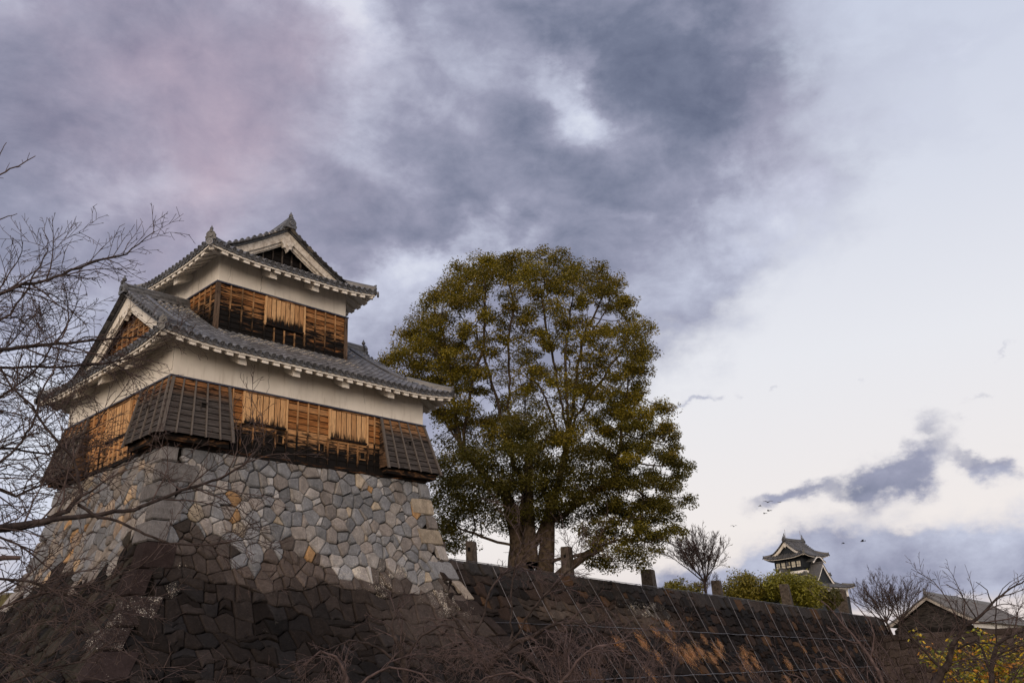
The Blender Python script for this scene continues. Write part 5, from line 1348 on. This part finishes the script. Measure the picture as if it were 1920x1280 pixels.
f7 = chain([(-.5, .2, 7.2), (1.8, -.3, 7.6), (3.4, -.6, 7.9)], 2, nodes, parent)
f8 = chain([(-.6, -.1, 8.2), (-2.2, -.2, 8.7), (-3.4, -.4, 9.2)], 4, nodes, parent)
f9 = chain([(-.2, -.3, 11), (-1.0, 1.2, 13.5), (-1.2, 1.6, 16.5)], f3 - 12, nodes, parent)
for tx_, ty_, tz_ in ((-5.5, 1, 17.5), (-4.2, -2.5, 19.5), (-2.6, 2.6, 21), (-1.8, -2.8, 20.5), (-.4, 1.2, 22), (1.2, -1.8, 21.5), (2.6, 2.4, 20.5), (3.6, -2, 19.5), (5.0, .8, 18.2), (5.6, -1, 16.2), (-6.0, -.6, 16.8), (.6, 3.2, 18.5)):
    A_ = np.array(nodes); t_v = np.array((tx_, ty_, tz_)); ok = (A_[:, 2] > 10.0) & (A_[:, 2] < 14.2); ci = np.where(ok)[0]
    j_ = ci[np.argmin(np.linalg.norm((A_[ci] - t_v) * np.array([1, 1, .55]), axis=1) + nr.uniform(0, .9, len(ci)))]
    a_ = A_[j_]; m1 = a_ * .62 + t_v * .38 + np.array([0, 0, .35]); m2 = a_ * .3 + t_v * .7 + np.array([0, 0, .3]) + nr.normal(0, .12, 3)
    chain([a_, m1, m2, t_v], int(j_), nodes, parent)
n2, p2 = colonize(ATT[::2], nodes, parent, step=.36, kill=.5)
rad, ch = pipe(n2, p2, .017, 2.25)
rad = np.minimum(rad, 1.0)
W = camw(n2)
i = np.where(p2 >= 0)[0]; R1 = rad[i]; R0 = np.minimum(rad[p2[i]], R1 * 1.6 + .02)
thick = R1 > .05
for nm, mk, ns in (('trunk', thick, 8), ('branch', ~thick, 4)):
    V, F = seg_tubes(W[p2[i][mk]], W[i][mk], R0[mk], R1[mk], ns); fast_mesh(nm, V, F, 'bark_camphor', big, smooth=ns > 4)
# buttressed lower trunk in two stems
mb = MB()
def stem(pts, rs):
    P = camw(np.array(pts)); mb.tube([tuple(p) for p in P], rs, 14)
stem([(-.75, 0, 6.0), (-.72, 0, 6.8), (-.75, 0, 7.8), (-.75, .1, 9.0), (-1.05, .2, 10.4), (-1.4, .3, 11.6)], [.95, .66, .52, .44, .34, .24])
stem([(.45, .3, 6.0), (.55, .3, 6.9), (.75, .3, 8.0), (.9, .3, 9.4), (1.2, .4, 10.8)], [.75, .52, .42, .36, .26])
stem([(-.2, -.3, 6.0), (-.1, -.2, 7.4), (-.1, -.2, 9.2), (-.05, -.3, 11), (.05, -.4, 13)], [.6, .40, .33, .28, .2])
stem([(.9, .1, 6.1), (1.7, -.2, 7.0), (2.6, -.4, 7.5), (3.6, -.6, 7.9)], [.5, .26, .18, .12])
mb.build('forked_trunk', 'bark_camphor', big, smooth=True)
# leaf clumps around the twig ends
hue = rc_.random((len(ATT), 1)); tone = rc_.uniform(.62, 1.35, (len(CLS), 1))[ATI]
up_ = np.clip(off_[:, 2:3], -1, 1)
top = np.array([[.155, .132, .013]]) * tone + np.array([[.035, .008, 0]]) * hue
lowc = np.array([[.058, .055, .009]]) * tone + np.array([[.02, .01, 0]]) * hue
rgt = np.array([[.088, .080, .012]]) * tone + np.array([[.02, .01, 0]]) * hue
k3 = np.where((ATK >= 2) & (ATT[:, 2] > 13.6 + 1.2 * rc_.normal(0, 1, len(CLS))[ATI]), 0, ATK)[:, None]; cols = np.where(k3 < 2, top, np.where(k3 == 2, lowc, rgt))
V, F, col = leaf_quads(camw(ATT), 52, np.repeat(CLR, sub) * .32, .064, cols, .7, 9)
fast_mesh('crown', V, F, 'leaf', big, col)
print('camphor clumps', len(CLS), 'leaves', len(F))

# ---- smaller evergreens on the terrace beyond the rampart
def evergreen(name, x, y, z, a, h, cols, seed, label, n=260, size=.11, group=None, trunk=True, lean=0):
    r = np.random.default_rng(seed); root = thing(name, (x, y, z), label, 'tree', group)
    zc = z + h * .60; cen = shell(n, (0, 0, zc), (a, a * .8, h * .42), .55, 1, z + h * .25, seed)
    # domed sub-crowns
    k = r.integers(0, 6, len(cen)); offs = r.normal(0, 1, (6, 3)) * np.array([a * .45, a * .3, h * .10]); cen = cen * np.array([.72, .72, 1]) + offs[k] * np.array([1, 1, 1])
    cen[:, :2] += np.array([x, y])
    nodes = [np.array((x, y, z - .1))]; parent = [-1]; chain([(x, y, z - .1), (x + lean * .3, y, z + h * .25), (x + lean, y, z + h * .42)], 0, nodes, parent, .3)
    nn2, pp2 = colonize(cen, nodes, parent, step=.42, kill=.6, infl=5, iters=40)
    rr, ch_ = pipe(nn2, pp2, .022, 2.3); ii = np.where(pp2 >= 0)[0]
    V, F = seg_tubes(nn2[pp2[ii]], nn2[ii], rr[ii] * 1.1, rr[ii], 5); fast_mesh('trunk', V, F, 'bark_camphor', root)
    tone = r.uniform(.6, 1.35, (6, 1))[k]
    V, F, col = leaf_quads(cen, 46, np.full(len(cen), a * .15), size, np.array([cols]) * tone * r.uniform(.8, 1.2, (len(cen), 1)), .6, seed + 1)
    fast_mesh('crown', V, F, 'leaf', root, col); return root
TZ = WZ - .06
evergreen('rounded_evergreen', 64.0, 17.5, TZ, 2.6, 4.0, (.20, .17, .022), 61, 'rounded olive evergreen behind the leafless tree and the third lone post', 300)
evergreen('rounded_evergreen', 66.3, 13.0, TZ, 2.5, 3.0, (.20, .19, .024), 62, 'dome-shaped bright green tree right below the castle keep', 320)
evergreen('rounded_evergreen', 61.0, 21.8, TZ, 1.9, 3.3, (.20, .175, .024), 63, 'low yellowish evergreen just right of the fourth stone post', 220)
evergreen('rounded_evergreen', 65.0, 15.4, TZ, 1.0, 2.4, (.11, .11, .018), 64, 'small dark evergreen between the two domed evergreens', 180)
evergreen('rounded_evergreen', 67.9, 10.9, TZ, .9, 1.7, (.075, .070, .02), 65, 'thin brownish evergreen beside the close pair of posts', 150)
evergreen('rounded_evergreen', 58.5, 25.5, TZ, 1.1, 2.6, (.080, .070, .018), 66, 'low leafy tree peeping over the rampart left of the fourth post', 110)
# ---- two leafless broad-crowned trees
def fan_tree(x, y, z, h, w, label, seed, stems=2, lean=0.0, rt=(.6, -.8), r0=.16, dens=1.0, asym=0):
    r_ = random.Random(seed); limbs = []; rt = Vector((rt[0], rt[1], 0)); dp = Vector((-rt.y, rt.x, 0))
    base_ = Vector((x, y, z - .1))
    for s in range(stems):
        b0 = base_ + rt * (s - (stems - 1) / 2) * .5
        fork = b0 + Vector((0, 0, h * .25)) + rt * ((s - (stems - 1) / 2) * w * .12 + lean)
        limbs.append([[*b0, r0], [*b0.lerp(fork, .5), r0 * .85], [*fork, r0 * .72]])
        for k in range(7):
            f = (k + .5) / 7 * 2 - 1; ta = fork + rt * (f * w * .5 + (s - (stems - 1) / 2) * w * .25 + asym) + dp * r_.uniform(-1, 1) * w * .35 + Vector((0, 0, h * (.72 - .36 * abs(f) ** 1.5) * r_.uniform(.88, 1.05)))
            m_ = fork.lerp(ta, .45) + Vector((0, 0, h * .06)) + rt * f * .15
            limbs.append([[*fork, r0 * .45], [*m_, r0 * .28], [*ta, r0 * .05]])
    return bare_tree('bare_tree', (x, y, z), label, limbs, seed, 'bark_twig', 'bark_dark', dens=dens, L0=h * .5, depth=3, droop=0, up=.25, side_gap=.42, rmin=.012, start=.3, spread=.75)
fan_tree(42.3, 7.3, TZ, 5.0, 5.4, 'leafless spreading tree on the rampart between the fourth post and the rounded evergreens', 71, 1, .0, (.62, -.78), .11, 3.0, -.7)
fan_tree(73.9, 8.1, 4.0, 5.6, 5.6, 'leafless dome-shaped double-stemmed tree between the castle keep and the storehouse', 72, 2, 0, (.44, -.9), .14, 2.2)
print('trees ok', len(n2))

# ------------------------------------------------------------------ castle keep on its hill
KO = Vector((182.4, 71.4, 0)); KA = math.radians(-5)
ca, sa = math.cos(KA), math.sin(KA)
# local keep frame: origin at the near corner of the top storey, x to the right along the shaded face, y away along the left face
def kT(ox=0, oy=0, k=1.0, swap=False):
    def T(p):
        x, y = (p[1], p[0]) if swap else (p[0], p[1]); x = x * k + ox; y = y * k + oy
        return (KO.x + ca * x - sa * y, KO.y + sa * x + ca * y, p[2] * k)
    return T
keep = thing('castle_keep', (KO.x + 3, KO.y + 3, 0), 'distant black and white castle keep with stacked tiled roofs rising behind the green tree dome', 'castle')
kw_, kd_ = 6.9, 7.2
K = 1.5
def kbox(mb, x0, y0, z0, x1, y1, z1, col=(.5, .5, .5, 1)):
    T = kT(); mb.hexa([T((x, y, z)) for z in (z0, z1) for x, y in ((x0, y0), (x1, y0), (x1, y1), (x0, y1))], col)
mb = MB(); kbox(mb, 0, 0, 22.2, kw_, kd_, 25.6); mb.build('top_storey', 'black_wood', keep)
mb = MB(); kbox(mb, -.12, -.12, 21.7, kw_ + .12, kd_ + .12, 22.25); mb.build('white_band', 'white_paint', keep)
mb = MB(); kbox(mb, .3, .3, 18.6, kw_ - .3, kd_ - .3, 21.0); mb.build('middle_storey', 'black_wood', keep)
# verandah rail and panes of the top storey, sky reflection painted as pale colour
mb = MB()
for z in (22.75, 23.0): kbox(mb, -.35, -.35, z, -.27, kd_ + .3, z + .07); kbox(mb, -.35, -.35, z, kw_ + .3, -.27, z + .07)
mb.build('railing', 'black_wood', keep)
for k in range(5):
    y0 = .45 + k * 1.32
    mb = MB(); kbox(mb, -.06, y0, 23.15, -.02, y0 + 1.0, 24.35); w_ = mb.build('window', 'pane', keep)
    mb = MB()
    for a, b in ((y0 - .08, y0), (y0 + 1.0, y0 + 1.08)): kbox(mb, -.12, a, 23.05, -.01, b, 24.45)
    if k in (0, 4): kbox(mb, -.10, y0 + .47, 23.15, -.03, y0 + .53, 24.35)
    kbox(mb, -.12, y0 - .08, 23.6 , -.03, y0 + 1.08, 23.66); mb.build('window_frame', 'black_wood', w_)
for x0 in (3.4, 4.3):
    mb = MB(); kbox(mb, x0, -.06, 23.2, x0 + .7, -.02, 24.0); mb.build('window', 'pane', keep)
kr = dict(tiles=True, sp=.42, tl=.9, mort=0, brackets=0, gwhite=True, rafters=False, descend=True, dark=.55)
def kroof(ox, oy, Lx, Ly, zE, pa, pb, swap, label, gable='black_wood', **q):
    k = 1.5; a = dict(kr); a.update(q)
    return roof(keep, kT(ox, oy, k, swap), Lx / k, Ly / k, zE / k, pa, pb * k, gable=gable, label=label, o=.85, lf=.42, **a)
# top roof: ridge runs along x (gable towards the left face)
kroof(-1.7, -1.7, kw_ + 3.4, kd_ + 3.4, 25.2, .42, .060, False, 'topmost tiled roof of the keep')
# curved eave gable on the right face
mb = MB(); T = kT()
prof = [(1.6, 24.0), (2.1, 24.2), (2.7, 24.75), (3.4, 25.15), (4.1, 25.3), (4.8, 25.15), (5.5, 24.7), (6.1, 24.15), (6.7, 23.95)]
for (a, za), (b, zb) in zip(prof, prof[1:]):
    mb.hexa([T((x, y, z)) for dz in (0, .22) for x, y, z in ((a, -1.75, za + dz), (b, -1.75, zb + dz), (b, .1, zb + dz), (a, .1, za + dz))], (.06, .063, .07, 1))
cg = mb.build('curved_gable', 'tile', keep)
mb = MB()
for (a, za), (b, zb) in zip(prof, prof[1:]):
    mb.hexa([T((x, y, z)) for x, y, z in ((a, -1.70, za - .32), (b, -1.70, zb - .32), (b, -1.58, zb - .32), (a, -1.58, za - .32), (a, -1.70, za - .003), (b, -1.70, zb - .003), (b, -1.58, zb - .003), (a, -1.58, za - .003))])
mb.build('bargeboard', 'white_paint', cg)
# skirt roof of the middle storey
kroof(-1.5, -1.5, kw_ + 3.0, kd_ + 3.0, 20.75, .42, .03, False, 'skirt roof under the top storey', cut=((1.3) / 1.5 + .0, (kw_ + 1.7) / 1.5, 1.35 / 1.5), ends=())
# main body and its wide lower roof, gable facing the right front
mb = MB(); kbox(mb, -3.0, -4.2, 8.0, 9.8, 11, 18.4); mb.build('main_body', 'white_paint', keep)
mb = MB(); kbox(mb, -3.08, -4.28, 8.0, 9.88, 11.08, 16.4); mb.build('boarded_skirt', 'black_wood', keep)
kroof(-4.2, -5.4, 15.2, 17.6, 18.1, .36, .01, False, 'wide lower roof of the keep', ends=(), cut=(3.2 / 1.5, 12.6 / 1.5, 4.6 / 1.5))
# steep gabled dormer roofs
def dormer(ox, oy, wid, dep, z0, h, axis, label):
    mb = MB(); T = kT(); N_ = 7; 
    def P(f, d, up=0):      # f -1..1 across, d 0..1 deep
        z = z0 + h * (1 - abs(f)) ** 1.35 + up; s = f * wid / 2
        return T((ox + s, oy + d * dep, z)) if axis == 'y' else T((ox + d * dep, oy + s, z))
    fs = [k / N_ for k in range(-N_, N_ + 1)]
    for a, b in zip(fs, fs[1:]):
        mb.hexa([P(a, 0), P(b, 0), P(b, 1), P(a, 1), P(a, 0, .22), P(b, 0, .22), P(b, 1, .22), P(a, 1, .22)], (.062, .064, .07, 1))
        nd = 12
    for k in range(16):
        d = .03 + k / 16.5
        for sg in (-1, 1):
            pts = [P(sg * f, d, .26) for f in (0.02, .2, .4, .6, .8, .98)]; mb.tube(pts, .07, 5, (.08, .082, .09, 1), False)
    mb.tube([P(0, -.02, .3), P(0, 1, .3)], .2, 6, (.06, .06, .066, 1))
    ob = mb.build('dormer_roof', 'tile', keep); ob['label'] = label
    mb = MB()
    for a, b in zip(fs, fs[1:]):
        mb.hexa([P(a, .02, -.5), P(b, .02, -.5), P(b, .05, -.5), P(a, .05, -.5), P(a, .02, -.01), P(b, .02, -.01), P(b, .05, -.01), P(a, .05, -.01)])
    mb.build('bargeboard', 'white_paint', ob)
    mb = MB()
    for a, b in zip(fs, fs[1:]): 
        mb.face([P(a, .08, -.2), P(b, .08, -.2), (P(b, .08)[0], P(b, .08)[1], z0 - .3), (P(a, .08)[0], P(a, .08)[1], z0 - .3)])
    mb.build('gable_wall', 'black_wood' if axis == 'y' else 'white_paint', ob)
dormer(3.1, -3.1, 9.6, 5.0, 18.5, 4.9, 'y', 'big gabled dormer facing right front')
dormer(-2.6, 4.3, 6.2, 4.0, 19.0, 3.6, 'x', 'smaller white gabled dormer facing left')
# roof fish ornaments and lightning rods
for (x, lean) in ((-.2, 1), (kw_ + .2, -1)):
    mb = MB(); T = kT(); y = kd_ / 2; z = 29.1
    mb.tube([T((x, y, z)), T((x - .1 * lean, y, z + .5)), T((x + .12 * lean, y, z + 1.0)), T((x + .02 * lean, y, z + 1.5)), T((x + .25 * lean, y, z + 1.8))], [.32, .30, .18, .12, .03], 7, (.05, .05, .055, 1))
    mb.build('roof_fish_ornament', 'tile', keep)
    mb = MB(); mb.tube([T((x + .6 * lean, y, z - .2)), T((x + .6 * lean, y, z + 2.6))], .035, 5); mb.build('lightning_rod', 'cable', keep)
# stone foot of the keep
mb = MB(); T = kT()
P = [T(q) for q in ((-6, -7.5, 0), (13, -7.5, 0), (13, 14, 0), (-6, 14, 0), (-3.2, -4.4, 8.2), (10, -4.4, 8.2), (10, 11.2, 8.2), (-3.2, 11.2, 8.2))]
mb.hexa(P, (.16, .15, .14, 0)); mb.build('stone_foot', 'stone', keep)

# ------------------------------------------------------------------ long storehouse beyond the end of the rampart
lowwall = thing('low_stone_wall', (86, 6, 0), 'low dark stone wall carrying the storehouse at the far right', 'wall')
LW0 = np.array([76.5, 14.5]); LW1 = np.array([90.5, -20.0]); ld = (LW1 - LW0) / np.linalg.norm(LW1 - LW0); ln_ = np.array([-ld[1], ld[0]]) * -1
if ln_ @ (np.array([-13.6, -28.5]) - LW0) < 0: ln_ = -ln_
LZ = 4.35
def mapLW(u, z, d): s = .3 * (LZ - z) + d; return (LW0[0] + ld[0] * u + ln_[0] * s, LW0[1] + ld[1] * u + ln_[1] * s, z)
mb = MB(); cl = clipall(coursed(0, 37, -.2, LZ, (.45, .75), (.6, 1.4)), lambda q: [(-1, 0, 0), (1, 0, 37), (0, 1, LZ), (0, -1, .2)])
stones(mb, cl, mapLW, lambda u, z, a: (*[x * q for q in [rng.uniform(.6, 1.5)] for x in (.05, .04, .036)], .08)); mb.build('stone_face', 'stone', lowwall)
mb = MB(); sheet(mb, mapLW, lambda v: 0, lambda v: 37, -.2, LZ, 8, 2); mb.build('joint_shadow', 'joint', lowwall)
b0 = LW0 - ln_ * .05; b1 = LW1 - ln_ * .05; b2 = b1 - ln_ * 60; b3 = b0 - ln_ * 60
mb = MB(); mb.face([(b0[0], b0[1], LZ - .03), (b1[0], b1[1], LZ - .03), (b2[0], b2[1], LZ - .03), (b3[0], b3[1], LZ - .03)]); o = mb.build('yard', 'grass_top'); o['kind'] = 'structure'
store = thing('storehouse', (100, 12, LZ), 'long low storehouse with grey tiled gable roof and white plaster strip at the right edge', 'storehouse')
# frame: gable end faces the viewer's left; ridge runs to the right
SA = np.array([93.9, 12.3]); SR = np.array([.325, -.946]); SG = np.array([-.37, .93])
SR = np.array([96.82, 3.56]) - SA; RIDGE_END = 34.0
e1 = np.array([95.29, 8.44]); 
sr = SR / np.linalg.norm(SR)
sr = np.array([.992, .125]); sg = np.array([-.125, .992])          # along the ridge, across the gable (away)
ZR, ZEv = 8.67, 5.75; HWD = 4.8
def S3(a, b, z): p = np.array([93.9, 12.3]) + sr * a + sg * b; return (p[0], p[1], z)
mb = MB()
for sgn in (-1, 1):
    n = 14
    for k in range(n):
        f0, f1 = k / n, (k + 1) / n; zz = lambda f: ZR - (ZR - ZEv) * f - .0 + .25 * (f * f - f)
        mb.hexa([S3(-.5, sgn * HWD * f0, zz(f0) - .18), S3(RIDGE_END, sgn * HWD * f0, zz(f0) - .18), S3(RIDGE_END, sgn * HWD * f1, zz(f1) - .18), S3(-.5, sgn * HWD * f1, zz(f1) - .18), S3(-.5, sgn * HWD * f0, zz(f0)), S3(RIDGE_END, sgn * HWD * f0, zz(f0)), S3(RIDGE_END, sgn * HWD * f1, zz(f1) + .02), S3(-.5, sgn * HWD * f1, zz(f1) + .02)], tilec(.8))
    if sgn == -1:
        a = -.4
        while a < RIDGE_END:
            mb.tube([S3(a, sgn * HWD * f, zz(f) + .03) for f in (0, .25, .5, .75, 1)], .07, 5, tilec(), False); a += .3
mb.build('roof', 'tile', store)
mb = MB(); mb.bar(S3(-.6, 0, ZR + .12), S3(RIDGE_END, 0, ZR + .12), .36, .34, col=tilec(.6)); mb.tube([S3(-.6, 0, ZR + .32), S3(RIDGE_END, 0, ZR + .32)], .1, 6, tilec(.8)); mb.tube([S3(-.62, 0, ZR + .1), S3(-.66, 0, ZR + .75)], [.2, .05], 6, tilec(.6)); mb.build('ridge', 'tile', store)
mb = MB()
for sgn in (-1, 1):
    for k in range(8):
        f0, f1 = k / 8, (k + 1) / 8; zz = lambda f: ZR - (ZR - ZEv) * f + .25 * (f * f - f) - .19
        mb.hexa([S3(-.45, sgn * HWD * f0, zz(f0) - .34), S3(-.3, sgn * HWD * f0, zz(f0) - .34), S3(-.3, sgn * HWD * f1, zz(f1) - .34), S3(-.45, sgn * HWD * f1, zz(f1) - .34), S3(-.45, sgn * HWD * f0, zz(f0)), S3(-.3, sgn * HWD * f0, zz(f0)), S3(-.3, sgn * HWD * f1, zz(f1)), S3(-.45, sgn * HWD * f1, zz(f1))])
mb.build('bargeboard', 'worn_board', store)
mb = MB(); W2 = 4.1; mb.hexa([S3(a, b, z) for z in (LZ - .1, 5.2) for a, b in ((.2, -W2), (RIDGE_END - .5, -W2), (RIDGE_END - .5, W2), (.2, W2))], tcol(.9, 1, .1)); mb.face([S3(.2, -W2, 5.2), S3(.2, W2, 5.2), S3(.2, 0, ZR - .5)], tcol(.6, 1, .3), [(0, 0), (7, 0), (3.5, 3)]); mb.build('boarded_wall', 'timber', store)
mb = MB(); mb.hexa([S3(a, b, z) for z in (5.0, 5.75) for a, b in ((.3, -W2 - .05), (RIDGE_END - .6, -W2 - .05), (RIDGE_END - .6, -W2 + .1), (.3, -W2 + .1))]); mb.build('plaster_strip', 'white_paint', store)

# ------------------------------------------------------------------ pale building behind the left shoulder of the stone base
lh = thing('cream_building', (2.0, 30.5, 0), 'cream walled building glimpsed at the left edge behind the bare twigs', 'building')
def L3(a, b, z): p = np.array([4.6, 28.6]) + np.array([-.93, .37]) * a + np.array([.37, .93]) * b; return (p[0], p[1], z)
mb = MB(); mb.hexa([L3(a, b, z) for z in (0, 7.3) for a, b in ((-3, 0), (12, 0), (12, 8), (-3, 8))]); mb.build('wall', 'cream_wall', lh)
mb = MB(); mb.hexa([L3(a, b, z) for z in (7.303, 7.6) for a, b in ((-3.4, -.4), (12.4, -.4), (12.4, 8.4), (-3.4, 8.4))], (.1, .1, .11, 1)); mb.build('roof', 'tile', lh)
for k in range(4):
    mb = MB(); mb.hexa([L3(a, b, z) for z in (5.0, 6.2) for a, b in ((-1.6 + k * 3, -.04), (-.2 + k * 3, -.04), (-.2 + k * 3, .02), (-1.6 + k * 3, .02))]); mb.build('window', 'dark', lh)

# ------------------------------------------------------------------ birds
BP = [(108.91, 39.21, 24.18, .5, 'small dark bird in flight, lower left of the grey cloud streak group'), (109.48, 38.17, 24.62, .75, 'dark bird in flight, topmost and largest of the group on the cloud streak'), (110.25, 36.73, 24.46, .45, 'tiny bird in flight, rightmost of the group on the cloud streak'),
      (109.47, 38.18, 23.38, .65, 'bird in flight just under the topmost bird of the cloud-streak group'), (109.16, 38.75, 23.05, .5, 'lowest bird in flight of the group on the cloud streak'), (106.9, 42.72, 21.6, .5, 'lone bird flying left of the keep, just right of the big tree'),
      (113.65, 29.82, 17.92, .5, 'fainter bird of the two flying right of the keep roof'), (114.72, 27.43, 17.98, .75, 'larger dark bird of the two flying right of the keep roof'), (117.72, 19.97, 12.12, .5, 'lone low bird flying above the bare dome-shaped tree and storehouse')]
for i, (x, y, z, s, lb) in enumerate(BP):
    b = thing('bird', (x, y, z), lb, 'bird', 'birds in flight near the keep'); r_ = random.Random(i)
    hd = r_.uniform(0, 6.28); f = Vector((math.cos(hd), math.sin(hd), r_.uniform(-.1, .1))).normalized(); w = f.cross(Vector((0, 0, 1))).normalized(); c = Vector((x, y, z)); fl = r_.uniform(.1, .6)
    mb = MB(); mb.tube([c - f * s * .5, c - f * s * .3, c, c + f * s * .25, c + f * s * .4, c + f * s * .5], [.10 * s, .04 * s, .10 * s, .09 * s, .06 * s, .01 * s], 7); mb.build('body', 'bird_dark', b)
    for sg in (-1, 1):
        mb = MB(); up = Vector((0, 0, 1)); a = c + w * sg * .06 * s; e = c + w * sg * s * .45 + up * fl * s * .5; t = c + w * sg * s * 1.0 + up * fl * s * .35 - f * .2 * s
        A = [a + f * .16 * s, e + f * .22 * s, t, e - f * .12 * s, a - f * .16 * s]; th = up * .025 * s
        mb.face([p + th for p in A]); mb.face([p - th for p in A[::-1]])
        for k in range(5): mb.face([A[k] + th, A[(k + 1) % 5] + th, A[(k + 1) % 5] - th, A[k] - th])
        mb.build('wing', 'bird_dark', b)
